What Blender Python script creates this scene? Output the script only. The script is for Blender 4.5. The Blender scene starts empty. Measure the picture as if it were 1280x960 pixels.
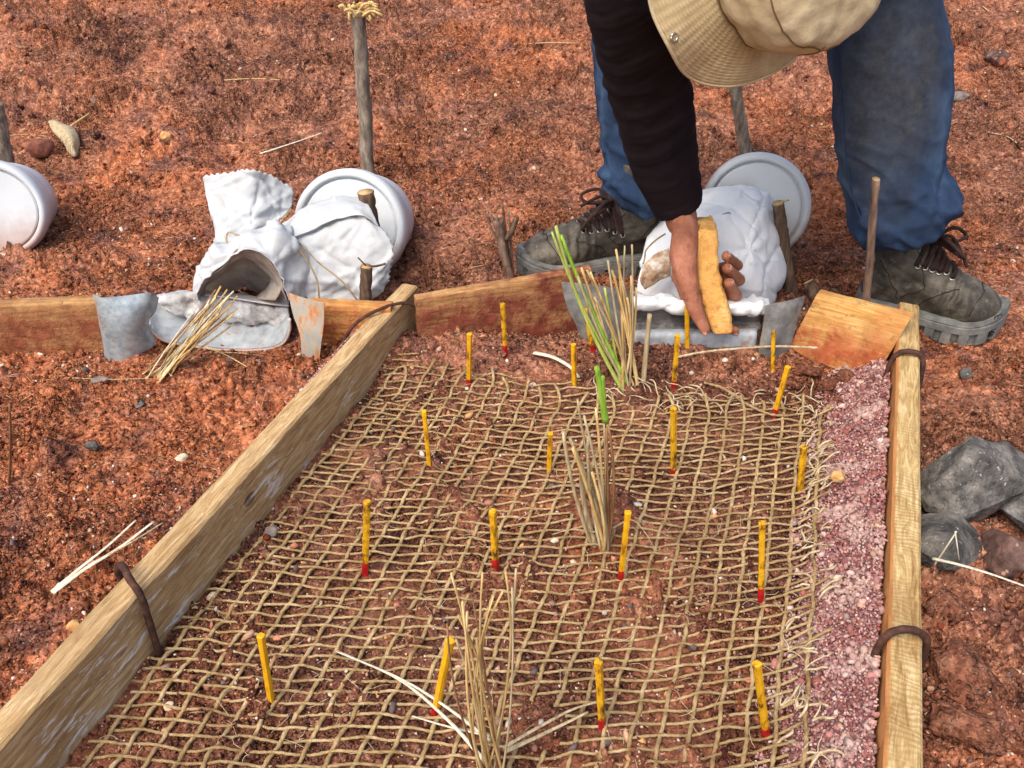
import bpy, bmesh, math, random
import numpy as np
from mathutils import Vector, Matrix
from mathutils.bvhtree import BVHTree
R = math.radians
SC = bpy.context.scene
COL = SC.collection
random.seed(4); RNG = np.random.default_rng(7)

# ------------------------------------------------------------------ camera, sky, sun, exposure
CAM_H = 0.88; PITCH = R(33.9); FPX = 1100.0
cd = bpy.data.cameras.new('camera'); cam = bpy.data.objects.new('camera', cd); COL.objects.link(cam)
cam.location = (0, 0, CAM_H); cam.rotation_euler = (math.pi/2 - PITCH, 0, 0)
cd.sensor_width = 36; cd.lens = 36*FPX/1280; cd.clip_start = 0.02; cd.clip_end = 500
cd.dof.use_dof = False
SC.camera = cam
SUN_EL, SUN_AZ = R(56), R(215)          # azimuth clockwise from +Y: behind the photographer's left shoulder
w = bpy.data.worlds.new('World'); SC.world = w; w.use_nodes = True
wt = w.node_tree; wt.nodes.clear()
sky = wt.nodes.new('ShaderNodeTexSky'); sky.sky_type = 'NISHITA'; sky.sun_disc = False
sky.sun_elevation = SUN_EL; sky.sun_rotation = SUN_AZ; sky.air_density = 1.0; sky.dust_density = 5.0; sky.ozone_density = 1.0
bg = wt.nodes.new('ShaderNodeBackground'); bg.inputs['Strength'].default_value = 0.15
wo = wt.nodes.new('ShaderNodeOutputWorld')
wt.links.new(sky.outputs[0], bg.inputs[0]); wt.links.new(bg.outputs[0], wo.inputs[0])
sd = bpy.data.lights.new('sun', 'SUN'); sd.energy = 1.2; sd.angle = R(36); sd.color = (1.0, 0.93, 0.82)
so = bpy.data.objects.new('sun', sd); COL.objects.link(so); so.location = (-3, -3, 6)
sdir = Vector((math.sin(SUN_AZ)*math.cos(SUN_EL), math.cos(SUN_AZ)*math.cos(SUN_EL), math.sin(SUN_EL)))
so.rotation_euler = sdir.to_track_quat('Z', 'Y').to_euler()
SC.view_settings.view_transform = 'Standard'; SC.view_settings.look = 'None'
SC.view_settings.exposure = 0.70; SC.view_settings.gamma = 1.0
try: SC.view_settings.use_curve_mapping = False
except Exception: pass

# ------------------------------------------------------------------ measuring helpers (photograph -> place)
FW = np.array([0, math.cos(PITCH), -math.sin(PITCH)]); UP = np.array([0, math.sin(PITCH), math.cos(PITCH)]); RT = np.array([1., 0, 0])
CC = np.array([0, 0, CAM_H])
def ray(x, y): return FW + RT*(x-640)/FPX + UP*(480-y)/FPX
def dep(x, y, Z): return CC + ray(x, y)*Z
def on(x, y, z=0.0):
    d = ray(x, y); return CC + d*(z-CAM_H)/d[2]
def atY(x, y, Y):                       # point on the sight line at world distance Y
    d = ray(x, y); return CC + d*(Y/d[1])

# ------------------------------------------------------------------ numpy noise
def _hash(ix, iy, iz, s):
    h = (ix*374761393 + iy*668265263 + iz*2147483647 + s*1274126177) & 0xffffffff
    h = ((h ^ (h >> 13))*1274126177) & 0xffffffff
    h = ((h ^ (h >> 16))*2246822519) & 0xffffffff
    return (h ^ (h >> 15)) & 0xffffffff
def vnoise(p, s=0):
    p = np.asarray(p, float); i = np.floor(p).astype(np.int64); f = p - i; u = f*f*f*(f*(f*6-15)+10)
    r = 0
    for a in (0, 1):
        for b in (0, 1):
            for c in (0, 1):
                h = _hash(i[:, 0]+a, i[:, 1]+b, i[:, 2]+c, s)
                gx = ((h & 1023)/511.5-1); gy = (((h >> 10) & 1023)/511.5-1); gz = (((h >> 20) & 1023)/511.5-1)
                w_ = (u[:, 0] if a else 1-u[:, 0])*(u[:, 1] if b else 1-u[:, 1])*(u[:, 2] if c else 1-u[:, 2])
                r = r + w_*(gx*(f[:, 0]-a)+gy*(f[:, 1]-b)+gz*(f[:, 2]-c))
    return r*1.25
def fbm(p, o=4, s=0, g=.5, l=2.03):
    r = 0; a = 1.
    for k in range(o):
        r = r + a*vnoise(p, s+k*17); p = np.asarray(p)*l + 3.7; a *= g
    return r
def worley(p, s=0):                     # 2D, returns F1, F2, random per cell
    i = np.floor(p).astype(np.int64); f = p - i
    F1 = np.full(len(p), 9.); F2 = np.full(len(p), 9.); rid = np.zeros(len(p))
    for a in (-1, 0, 1):
        for b in (-1, 0, 1):
            h = _hash(i[:, 0]+a, i[:, 1]+b, i[:, 0]*0, s)
            dx = a + (h & 1023)/1023. - f[:, 0]; dy = b + ((h >> 10) & 1023)/1023. - f[:, 1]
            d = dx*dx+dy*dy; q = ((h >> 20) & 1023)/1023.
            m = d < F1
            F2 = np.where(m, F1, np.minimum(F2, d)); rid = np.where(m, q, rid); F1 = np.where(m, d, F1)
    return np.sqrt(F1), np.sqrt(F2), rid
def xy3(x, y, k, z=0.): return np.stack([x*k, y*k, np.full_like(x, z)], 1)
def sstep(a, b, x):
    t = np.clip((np.asarray(x, float)-a)/(b-a), 0, 1); return t*t*(3-2*t)

# ------------------------------------------------------------------ object helpers
def tag(o, label=None, cat=None, group=None, kind=None):
    if label: o['label'] = label
    if cat: o['category'] = cat
    if group: o['group'] = group
    if kind: o['kind'] = kind
    return o
def thing(name, label, cat, loc=(0, 0, 0), group=None):
    o = bpy.data.objects.new(name, None); COL.objects.link(o); o.location = [float(q) for q in loc]; o.empty_display_size = .05
    return tag(o, label, cat, group)
def mesh_from(name, V, F, mat=None, smooth=True):
    me = bpy.data.meshes.new(name)
    V = np.asarray(V, np.float32)
    if isinstance(F, np.ndarray):
        n, k = F.shape
        me.vertices.add(len(V)); me.vertices.foreach_set('co', V.ravel())
        me.loops.add(n*k); me.loops.foreach_set('vertex_index', F.astype(np.int32).ravel())
        me.polygons.add(n); me.polygons.foreach_set('loop_start', np.arange(0, n*k, k, dtype=np.int32))
        me.update(calc_edges=True)
    else:
        me.from_pydata([tuple(map(float, v)) for v in V], [], F); me.update()
    if smooth: me.polygons.foreach_set('use_smooth', [True]*len(me.polygons))
    if mat: me.materials.append(mat)
    me.validate()
    return me
def link(name, me, parent=None, loc=None):
    o = bpy.data.objects.new(name, me); COL.objects.link(o)
    if loc is not None: o.location = [float(q) for q in loc]
    if parent: o.parent = parent
    return o
class MB:                               # mesh buffer
    def __init__(s): s.v = []; s.f = []; s.n = 0
    def add(s, V, F):
        V = np.asarray(V, float); s.v.append(V)
        for f in F: s.f.append([int(i)+s.n for i in f])
        s.n += len(V); return s
    def verts(s): return np.concatenate(s.v)
    def put(s, name, mat, parent=None, world=True, smooth=True):   # world: vertices are in world space, parent an unrotated Empty
        V = s.verts()
        if parent is not None and world: V = V - np.array(parent.location)
        if parent is None and world:
            c = np.array([V[:, 0].mean(), V[:, 1].mean(), V[:, 2].min()]); o = link(name, mesh_from(name, V-c, s.f, mat, smooth), None, c)
            return o
        return link(name, mesh_from(name, V, s.f, mat, smooth), parent)
def frames(P):
    P = np.asarray(P, float); T = np.gradient(P, axis=0); T /= np.linalg.norm(T, axis=1)[:, None]+1e-12
    a = np.array([0, 0, 1.]) if abs(T[0][2]) < .9 else np.array([1., 0, 0])
    n = np.cross(T[0], a); n /= np.linalg.norm(n); N = [n]
    for i in range(1, len(P)):
        n = N[-1]-T[i]*np.dot(N[-1], T[i]); n /= np.linalg.norm(n)+1e-12; N.append(n)
    N = np.array(N); B = np.cross(T, N); return T, N, B
def tube(P, r, seg=8, ply=0, twist=0., flat=1.0, cap=True):
    P = np.asarray(P, float); n = len(P); r = np.broadcast_to(np.asarray(r, float), (n,))
    T, N, B = frames(P); ph = np.arange(seg)*2*math.pi/seg
    s = np.concatenate([[0], np.cumsum(np.linalg.norm(np.diff(P, axis=0), axis=1))])
    rr = r[:, None]*np.ones(seg)[None]
    if ply: rr = rr*(1+.22*np.cos(ply*(ph[None]-twist*s[:, None])))
    V = P[:, None]+N[:, None]*(rr*np.cos(ph))[..., None]+B[:, None]*(rr*flat*np.sin(ph))[..., None]
    F = [[i*seg+j, i*seg+(j+1) % seg, (i+1)*seg+(j+1) % seg, (i+1)*seg+j] for i in range(n-1) for j in range(seg)]
    if cap: F += [list(range(seg))[::-1], list(range((n-1)*seg, n*seg))]
    return V.reshape(-1, 3), F
def loft(rings, cap=True, closed=True):
    rings = np.asarray(rings, float); n, k = rings.shape[:2]
    F = [[i*k+j, i*k+(j+1) % k, (i+1)*k+(j+1) % k, (i+1)*k+j] for i in range(n-1) for j in range(k if closed else k-1)]
    if cap: F += [list(range(k))[::-1], list(range((n-1)*k, n*k))]
    return rings.reshape(-1, 3), F
def spline(K, n):                       # Catmull-Rom through K along axis 0
    K = np.asarray(K, float); m = len(K)
    Kp = np.concatenate([[2*K[0]-K[1]], K, [2*K[-1]-K[-2]]]); t = np.linspace(0, m-1, n); i = np.minimum(t.astype(int), m-2); f = t-i
    f = f.reshape((-1,)+(1,)*(K.ndim-1)); a, b, c, d = Kp[i], Kp[i+1], Kp[i+2], Kp[i+3]
    return .5*((2*b)+(c-a)*f+(2*a-5*b+4*c-d)*f*f+(3*b-a-3*c+d)*f**3)
def patch(K, nu, nv):                   # control grid -> fine grid
    g = spline(K, nu); return np.swapaxes(spline(np.swapaxes(g, 0, 1), nv), 0, 1)
def gnormals(g):
    a = np.gradient(g, axis=0); b = np.gradient(g, axis=1); n = np.cross(a, b); return n/(np.linalg.norm(n, axis=2)[..., None]+1e-12)
def sheet(g, th):                       # grid -> closed thin sheet of thickness th
    n, m = g.shape[:2]; N = gnormals(g); V = np.concatenate([(g+N*th/2).reshape(-1, 3), (g-N*th/2).reshape(-1, 3)]); o = n*m; F = []
    for i in range(n-1):
        for j in range(m-1):
            a = [i*m+j, i*m+j+1, (i+1)*m+j+1, (i+1)*m+j]; F.append(a[::-1] if False else a); F.append([q+o for q in a[::-1]])
    e = [i*m for i in range(n)]; 
    def rim(idx):
        for p, q in zip(idx[:-1], idx[1:]): F.append([p, q, q+o, p+o])
    rim([j for j in range(m)][::-1]); rim([(n-1)*m+j for j in range(m)]); rim([i*m for i in range(n)]); rim([i*m+m-1 for i in range(n)][::-1])
    return V, F
def wrinkle(g, amp, scale, s=0, o=3, stretch=(1, 1, 1)):
    N = gnormals(g); p = g.reshape(-1, 3)*scale*np.array(stretch); return g+N*(amp*fbm(p, o, s)).reshape(g.shape[:2])[..., None]
def remesh(V, F, voxel, smooth=4, fac=.5):
    me = mesh_from('tmp', V, F); o = bpy.data.objects.new('tmp', me); COL.objects.link(o)
    m = o.modifiers.new('r', 'REMESH'); m.mode = 'VOXEL'; m.voxel_size = voxel
    if smooth:
        k = o.modifiers.new('s', 'SMOOTH'); k.iterations = smooth; k.factor = fac
    dg = bpy.context.evaluated_depsgraph_get(); e = o.evaluated_get(dg); em = bpy.data.meshes.new_from_object(e)
    n = len(em.vertices); co = np.empty(n*3, np.float32); em.vertices.foreach_get('co', co)
    fs = [list(p.vertices) for p in em.polygons]
    bpy.data.objects.remove(o); bpy.data.meshes.remove(em); bpy.data.meshes.remove(me)
    return co.reshape(-1, 3).astype(float), fs
def vnormals(V, F):
    N = np.zeros_like(V)
    Q = np.array([f[:4] if len(f) >= 4 else [f[0], f[1], f[2], f[2]] for f in F])
    n = np.cross(V[Q[:, 2]]-V[Q[:, 0]], V[Q[:, 3]]-V[Q[:, 1]])
    for k in range(4): np.add.at(N, Q[:, k], n)
    return N/(np.linalg.norm(N, axis=1)[:, None]+1e-12)
def capsule(p0, r0, p1, r1, seg=14):
    p0 = np.asarray(p0, float); p1 = np.asarray(p1, float); d = p1-p0; L = np.linalg.norm(d); d = d/L
    a = np.array([0, 0, 1.]) if abs(d[2]) < .9 else np.array([1., 0, 0]); n = np.cross(d, a); n /= np.linalg.norm(n); b = np.cross(d, n)
    R_ = []; ph = np.arange(seg)*2*math.pi/seg
    for t in np.linspace(-math.pi/2+.12, 0, 5): R_.append((p0+d*r0*math.sin(t), r0*math.cos(t)))
    for t in np.linspace(0, math.pi/2-.12, 5): R_.append((p1+d*r1*math.sin(t), r1*math.cos(t)))
    return loft([c+n*(r*np.cos(ph))[:, None]+b*(r*np.sin(ph))[:, None] for c, r in R_])
def chain(mb, pts, radii):
    for i in range(len(pts)-1): mb.add(*capsule(pts[i], radii[i], pts[i+1], radii[i+1]))

# ------------------------------------------------------------------ material helpers
def lin(r, g, b):
    f = lambda c: (c/255/12.92) if c/255 <= .04045 else ((c/255+.055)/1.055)**2.4
    return (f(r), f(g), f(b), 1)
class NT:
    def __init__(s, name, rough=.85, spec=.3):
        s.m = bpy.data.materials.new(name); s.m.use_nodes = True; s.t = s.m.node_tree; s.b = s.t.nodes['Principled BSDF']
        s.b.inputs['Roughness'].default_value = rough; s.b.inputs['Specular IOR Level'].default_value = spec
        s.co = s.t.nodes.new('ShaderNodeTexCoord').outputs['Object']; s.h = None
    def new(s, k): return s.t.nodes.new(k)
    def set(s, sock, v):
        if hasattr(v, 'links'): s.t.links.new(v, sock)
        else: sock.default_value = v
    def vec(s, scale=(1, 1, 1), rot=(0, 0, 0), src=None):
        n = s.new('ShaderNodeMapping'); s.set(n.inputs['Vector'], src or s.co); n.inputs['Scale'].default_value = scale; n.inputs['Rotation'].default_value = rot; return n.outputs[0]
    def noise(s, scale, detail=4, rough=.55, vec=None, dist=0.):
        n = s.new('ShaderNodeTexNoise'); s.set(n.inputs['Vector'], vec or s.co); n.inputs['Scale'].default_value = scale; n.inputs['Detail'].default_value = detail
        n.inputs['Roughness'].default_value = rough; n.inputs['Distortion'].default_value = dist; return n.outputs['Fac']
    def vor(s, scale, vec=None, out='Distance', rnd=1.):
        n = s.new('ShaderNodeTexVoronoi'); s.set(n.inputs['Vector'], vec or s.co); n.inputs['Scale'].default_value = scale; n.inputs['Randomness'].default_value = rnd; return n.outputs[out]
    def wave(s, scale, vec=None, dist=3., dscale=1., axis='X'):
        n = s.new('ShaderNodeTexWave'); s.set(n.inputs['Vector'], vec or s.co); n.bands_direction = axis; n.inputs['Scale'].default_value = scale; n.inputs['Distortion'].default_value = dist
        n.inputs['Detail'].default_value = 3; n.inputs['Detail Scale'].default_value = dscale; return n.outputs['Fac']
    def ramp(s, fac, stops):
        n = s.new('ShaderNodeValToRGB'); s.set(n.inputs[0], fac); e = n.color_ramp.elements
        while len(e) < len(stops): e.new(.5)
        for q, (p, c) in zip(e, stops): q.position = p; q.color = c if isinstance(c, tuple) else (c, c, c, 1)
        return n.outputs[0]
    def mix(s, fac, a, b, mode='MIX'):
        n = s.new('ShaderNodeMix'); n.data_type = 'RGBA'; n.blend_type = mode
        s.set(n.inputs[0], fac); s.set(n.inputs[6], a); s.set(n.inputs[7], b); return n.outputs[2]
    def math(s, op, a, b=0.):
        n = s.new('ShaderNodeMath'); n.operation = op; s.set(n.inputs[0], a); s.set(n.inputs[1], b); return n.outputs[0]
    def attr(s, name, out='Color'):
        n = s.new('ShaderNodeAttribute'); n.attribute_name = name; return n.outputs[out]
    def sep(s, v):
        n = s.new('ShaderNodeSeparateXYZ'); s.set(n.inputs[0], v); return n.outputs
    def bump(s, h, dist=.002, strength=1.):
        n = s.new('ShaderNodeBump'); s.set(n.inputs['Height'], h); n.inputs['Distance'].default_value = dist; s.set(n.inputs['Strength'], strength)
        if s.h: s.t.links.new(s.h, n.inputs['Normal'])
        s.h = n.outputs[0]; s.t.links.new(s.h, s.b.inputs['Normal']); return s
    def col(s, c): s.set(s.b.inputs['Base Color'], c); return s
    def rough(s, c): s.set(s.b.inputs['Roughness'], c); return s
# ------------------------------------------------------------------ the ground
LA = np.array([-.487, .562]); LD = np.array([.309, .951])            # foot of the left plank, its direction
RA = np.array([.358, .497]); RD = np.array([.3555, .9347])           # inner edge of the right plank
def side(x, y, A, D): return (x-A[0])*D[1]-(y-A[1])*D[0]
def inplot(x, y): return sstep(-.02, .0, side(x, y, LA, LD))*sstep(.0, -.02, side(x, y, RA, RD))*sstep(1.47, 1.42, y)
def G(x, y):
    x = np.atleast_1d(np.asarray(x, float)); y = np.atleast_1d(np.asarray(y, float))
    ip = inplot(x, y)
    yy = np.minimum(y, 9)
    bank = .17*(np.sqrt((yy-2.25)**2+.09)+(yy-2.25))/2 - .17*(np.sqrt(2.25**2+.09)-2.25)/2*0
    z = np.where(y > -5, bank, 0)
    lf = vnoise(xy3(x, y, 2.3), 3)*.035+vnoise(xy3(x, y, 6.1), 5)*.018
    z = z + lf*(1-ip)*sstep(.3, .9, y+.0*x)*(.35+.65*sstep(1.55, 2.0, y))
    z = z + .022*(1-sstep(-.02, .0, side(x, y, LA, LD)))*sstep(1.5, 1.3, y)
    z = z + ip*(.03*sstep(1.22, 1.44, y)+.007*vnoise(xy3(x, y, 9.), 8)+.004*vnoise(xy3(x, y, 21.), 9))
    # soil heaped round the two inner grass tufts
    z = z - .034*np.exp(-((x+.555)/.15)**4-((y-1.46)/.075)**4) - .02*np.exp(-((x-.36)/.17)**4-((y-1.47)/.05)**4)
    for cx, cy, hh, rr in ((.125, .955, .018, .07), (.205, 1.30, .02, .08)):
        z = z + hh*np.exp(-((x-cx)**2+(y-cy)**2)/rr**2)
    return z
def g1(x, y): return float(G(x, y)[0])
def onG(px, py, dz=0.):
    z = 0.
    for _ in range(12): p = on(px, py, z); z = .5*z+.5*(g1(p[0], p[1])+dz)
    p = on(px, py, z); return p
def micro(x, y):
    ip = inplot(x, y); far = sstep(1.5, 3.2, y)
    wx = x+.010*vnoise(xy3(x, y, 45.), 21); wy = y+.010*vnoise(xy3(x, y, 45.), 22)
    P = np.stack([wx, wy], 1)
    a = fbm(xy3(x, y, 16.), 3, 31)
    F1, F2, q = worley(P*30, 41); l1 = np.clip(1-F1*1.25, 0, 1)*q*q
    F1, F2, q2 = worley(P*75+5.3, 42); l2 = np.clip(1-F1*1.2, 0, 1)*q2
    F1, F2, q3 = worley(P*170+1.3, 43); l3 = np.clip(1-F1*1.2, 0, 1)*q3
    t = np.abs(vnoise(xy3(x, y, 60.), 51)); t2 = np.abs(vnoise(xy3(x, y, 130.), 52))
    clump = sstep(-.2, .3, fbm(xy3(x, y, 4.2), 3, 61))
    h = .014*a + (.026*l1+.020*l2)*(.12+1.05*clump) + .006*l3*(.4+.6*clump) - (.010*t + .006*t2)*(.35+.65*clump)
    h_far = .026*fbm(xy3(x, y, 6.), 4, 77, .6)+.012*fbm(np.stack([(x+.5*y)*5, (y-.5*x)*17, x*0], 1), 3, 78)
    pit = np.exp(-((x+.555)/.15)**4-((y-1.46)/.075)**4)
    return (h*(1-.5*ip)*(1+.35*far) + h_far*far)*(1-.9*pit)
# grid: rows crowd towards the foreground, columns fan out
tj = np.linspace(-math.tan(R(26.5))*1.0, math.tan(R(26.5)), 640)
ang = PITCH - np.arctan(tj)
Yd = np.sort(.9/np.tan(np.clip(ang, R(8.5), R(62))))
Yd = np.unique(np.round(Yd, 5))
Yr = np.concatenate([np.linspace(-4, Yd[0]-.02, 26), Yd, Yd[-1]*np.geomspace(1.02, 12, 40)])
ud = np.linspace(-.74, .74, 640); uo = .74*np.geomspace(1.006, 14, 60)
U = np.concatenate([-uo[::-1], ud, uo])
YY, UU = np.meshgrid(Yr, U, indexing='ij')
XX = UU*(np.maximum(YY, .3)*.83+.49)
x, y = XX.ravel(), YY.ravel()
z = G(x, y)+micro(x, y)*np.where(np.abs(UU.ravel()) > 2.5, .4, 1)
n, m = YY.shape
ii = np.arange(n-1)[:, None]*m+np.arange(m-1)[None]; ii = ii.ravel()
gF = np.stack([ii, ii+1, ii+m+1, ii+m], 1)

def soil_nodes(nt):
    c = nt.co
    big = nt.noise(1.6, 3, .5); mid = nt.noise(9, 4, .6); fine = nt.noise(120, 4, .7); mott = nt.noise(38, 5, .72, dist=.6)
    red = nt.ramp(mott, [(.30, lin(92, 54, 41)), (.42, lin(138, 86, 65)), (.56, lin(166, 110, 85)), (.72, lin(198, 150, 124))])
    org = nt.ramp(mott, [(.30, lin(104, 53, 34)), (.42, lin(160, 89, 56)), (.58, lin(188, 115, 78)), (.75, lin(212, 156, 118))])
    mar = nt.ramp(mott, [(.30, lin(72, 44, 39)), (.45, lin(110, 70, 60)), (.62, lin(142, 95, 81)), (.78, lin(180, 134, 117))])
    spz = nt.sep(c); lz = nt.math('SUBTRACT', nt.math('MULTIPLY', nt.math('SUBTRACT', spz[0], LA[0]), LD[1]), nt.math('MULTIPLY', nt.math('SUBTRACT', spz[1], LA[1]), LD[0]))
    yard = nt.math('MULTIPLY', nt.math('MULTIPLY', nt.math('LESS_THAN', lz, -.02), nt.math('LESS_THAN', spz[1], 1.46)), .22)   # the yard left of the plot is a brighter, more orange earth
    k = nt.mix(nt.ramp(nt.math('ADD', big, yard), [(.46, 0.), (.62, 1.)]), red, org)
    k = nt.mix(nt.ramp(mid, [(.5, 0.), (.68, 1.)]), k, mar)
    wv = nt.new('ShaderNodeVectorMath'); wv.operation = 'ADD'; nt.set(wv.inputs[0], c); wn = nt.new('ShaderNodeTexNoise'); wn.inputs['Scale'].default_value = 110; nt.set(wn.inputs['Vector'], c)
    sc = nt.new('ShaderNodeVectorMath'); sc.operation = 'SCALE'; nt.set(sc.inputs[0], wn.outputs['Color']); sc.inputs['Scale'].default_value = .007; nt.set(wv.inputs[1], sc.outputs[0])
    nt.crumb = []
    for vs, lo, hi in ((80, .72, 1.18), (170, .55, 1.36)):
        nt.crumb.append((vs, nt.vor(vs, wv.outputs[0])))
        cell = nt.sep(nt.vor(vs, wv.outputs[0], 'Color'))[0]
        k = nt.mix(1., k, nt.ramp(cell, [(.0, (lo, lo, lo*.98, 1)), (.5, (.93, .93, .93, 1)), (1., (hi, hi, hi, 1))]), 'MULTIPLY')
    fleck = nt.ramp(nt.noise(210, 2, .6), [(.64, 0.), (.72, 1.)])
    k = nt.mix(nt.math('MULTIPLY', fleck, .7), k, lin(226, 186, 156))
    dk = nt.ramp(nt.noise(64, 3, .6), [(.62, 0.), (.74, 1.)])
    k = nt.mix(nt.math('MULTIPLY', dk, .6), k, lin(60, 34, 28))
    return k, mott, fine
nt = NT('soil', .95, .15)
k, mott, fine = soil_nodes(nt)
# inside the frame the earth is damp and darker: a real difference of the soil, bounded by the planks
sp = nt.sep(nt.co)
sl = nt.math('SUBTRACT', nt.math('MULTIPLY', nt.math('SUBTRACT', sp[0], LA[0]), LD[1]), nt.math('MULTIPLY', nt.math('SUBTRACT', sp[1], LA[1]), LD[0]))
sr = nt.math('SUBTRACT', nt.math('MULTIPLY', nt.math('SUBTRACT', sp[0], RA[0]), RD[1]), nt.math('MULTIPLY', nt.math('SUBTRACT', sp[1], RA[1]), RD[0]))
inm = nt.math('MULTIPLY', nt.math('GREATER_THAN', sl, 0.), nt.math('LESS_THAN', sr, 0.))
inm = nt.math('MULTIPLY', inm, nt.math('LESS_THAN', sp[1], 1.30))
damp = nt.mix(.42, k, lin(78, 44, 36))
k = nt.mix(inm, k, damp)
hs = nt.new('ShaderNodeHueSaturation'); nt.set(hs.inputs['Color'], k); hs.inputs['Hue'].default_value = .502; hs.inputs['Saturation'].default_value = .98; hs.inputs['Value'].default_value = .99; k = hs.outputs[0]
nt.col(k)
patchy = nt.ramp(nt.noise(4.2, 3, .6), [(.38, .25), (.58, 1.)])          # trodden smoother patches between crumbly ones
nt.bump(nt.noise(70, 4, .65), .008, nt.math('MULTIPLY', patchy, .9))
for vs, f1 in nt.crumb: nt.bump(nt.ramp(f1, [(.0, 1.), (.75, 0.)]), .9/vs*1.1, patchy)
nt.bump(fine, .004, .6)
SOIL = nt.m
gm = mesh_from('ground', np.stack([x, y, z], 1), gF, SOIL)
tag(link('ground', gm), kind='structure')

# grains: little irregular stones / crumbs merged into one mesh
ICO_V = []; ICO_F = []
bm = bmesh.new(); bmesh.ops.create_icosphere(bm, subdivisions=1, radius=1.)
ICO_V = np.array([v.co[:] for v in bm.verts]); ICO_F = np.array([[v.index for v in f.verts] for f in bm.faces]); bm.free()
def grains(name, P, size, mat, tints, parent=None, flat=(.55, 1.), seed=0, smooth=False):
    rng = np.random.default_rng(seed); n = len(P); k = len(ICO_V)
    J = ICO_V[None]*(1+rng.uniform(-.48, .38, (n, k, 1)))
    S = np.stack([rng.uniform(.7, 1.35, n), rng.uniform(.6, 1.1, n), rng.uniform(flat[0], flat[1], n)], 1)
    J = J*S[:, None]*size[:, None, None]
    q = rng.normal(size=(n, 4)); q[:, 1:3] *= .45; q /= np.linalg.norm(q, axis=1)[:, None]; w_, a, b, c = q.T
    Rm = np.stack([np.stack([1-2*(b*b+c*c), 2*(a*b-c*w_), 2*(a*c+b*w_)], 1), np.stack([2*(a*b+c*w_), 1-2*(a*a+c*c), 2*(b*c-a*w_)], 1), np.stack([2*(a*c-b*w_), 2*(b*c+a*w_), 1-2*(a*a+b*b)], 1)], 1)
    V = np.einsum('nij,nkj->nki', Rm, J)+P[:, None]
    F = (np.arange(n)[:, None, None]*k+ICO_F[None]).reshape(-1, 3)
    me = mesh_from(name, V.reshape(-1, 3), F, mat, smooth)
    at = me.color_attributes.new('tint', 'FLOAT_COLOR', 'POINT')
    tc = np.repeat(tints, k, axis=0).astype(np.float32)
    if tc.shape[1] == 3: tc = np.concatenate([tc, np.ones((len(tc), 1), np.float32)], 1)
    at.data.foreach_set('color', tc.ravel())
    o = link(name, me, parent); return tag(o, kind='stuff')
def pick(cols, n, rng, jit=.16):
    c = np.array([lin(*q)[:3] for q in cols])[rng.integers(0, len(cols), n)]
    return np.clip(c*(1+rng.normal(0, jit, (n, 1))), .004, .9)
nt = NT('crumb', .95, .15); nt.col(nt.mix(nt.ramp(nt.noise(240, 3), [(.3, 0.), (.7, .55)]), nt.attr('tint'), lin(70, 34, 26))); nt.bump(nt.noise(420, 3, .7), .0015); CRUMB = nt.m
nt = NT('gravel', .9, .25); nt.col(nt.mix(nt.ramp(nt.noise(500, 2), [(.35, 0.), (.75, .35)]), nt.attr('tint'), lin(120, 84, 84))); nt.bump(nt.noise(700, 3, .7), .0006); GRAV = nt.m
# soil crumbs, spread evenly over what the lens sees of the ground
N = 44000
py = RNG.uniform(-20, 1000, N); px_ = RNG.uniform(-60, 1340, N)
aa = PITCH-np.arctan((480-py)/FPX); D = .9/np.tan(np.maximum(aa, R(9))); D = np.minimum(D, 4.6)*RNG.uniform(.97, 1.03, N)
gx = (px_-640)/FPX*(D*.83+.49); gy = D
keep = (inplot(gx, gy) < .5) | (RNG.random(N) < .6)
gx, gy = gx[keep], gy[keep]
sz = (RNG.pareto(2.6, len(gx))*.0014+.0015)*(.55+.42*gy); sz = np.minimum(sz, .0062*(.6+.5*gy))
gz = G(gx, gy)+micro(gx, gy)+sz*.35
ipm = inplot(gx, gy) > .5
tn = pick([(120, 56, 36), (142, 70, 44), (160, 80, 46), (96, 44, 34), (84, 40, 34), (150, 84, 60), (128, 64, 50), (176, 112, 80)], len(gx), RNG)
tn[ipm] *= .62
dark = RNG.random(len(gx)) < .22
PP = np.stack([gx, gy, gz], 1)
grains('soil_crumbs', PP[~dark], sz[~dark], SOIL, tn[~dark], seed=3); grains('dark_crumbs', PP[dark], sz[dark]*.8, CRUMB, tn[dark], seed=4)
N = 2600
py = RNG.uniform(-20, 1000, N); px_ = RNG.uniform(-60, 1340, N)
aa = PITCH-np.arctan((480-py)/FPX); D = np.minimum(.9/np.tan(np.maximum(aa, R(9))), 4.6)*RNG.uniform(.97, 1.03, N)
gx = (px_-640)/FPX*(D*.83+.49); gy = D; keep = (fbm(xy3(gx, gy, 4.2), 2, 291) > -.1) & (inplot(gx, gy) < .5); gx, gy = gx[keep], gy[keep]
sz = np.minimum((RNG.pareto(2.4, len(gx))*.0026+.004)*(.5+.5*gy), .014*(.5+.5*gy))
grains('soil_clods', np.stack([gx, gy, G(gx, gy)+micro(gx, gy)+sz*.15], 1), sz, SOIL, pick([(150, 84, 50)], len(gx), RNG), seed=14, flat=(.5, .8), smooth=False)
n = 260; px_ = RNG.uniform(1150, 1330, n); py = RNG.uniform(700, 985, n); aa = PITCH-np.arctan((480-py)/FPX); D = .88/np.tan(aa); gx = (px_-640)/FPX*(D*.83+.49); gy = D   # rubble heap outside the right plank
sz = RNG.uniform(.003, .008, n); grains('rubble_clods', np.stack([gx, gy, G(gx, gy)+micro(gx, gy)+sz*.3], 1), sz, SOIL, pick([(120, 70, 50)], n, RNG), seed=24, flat=(.55, .9))
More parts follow.
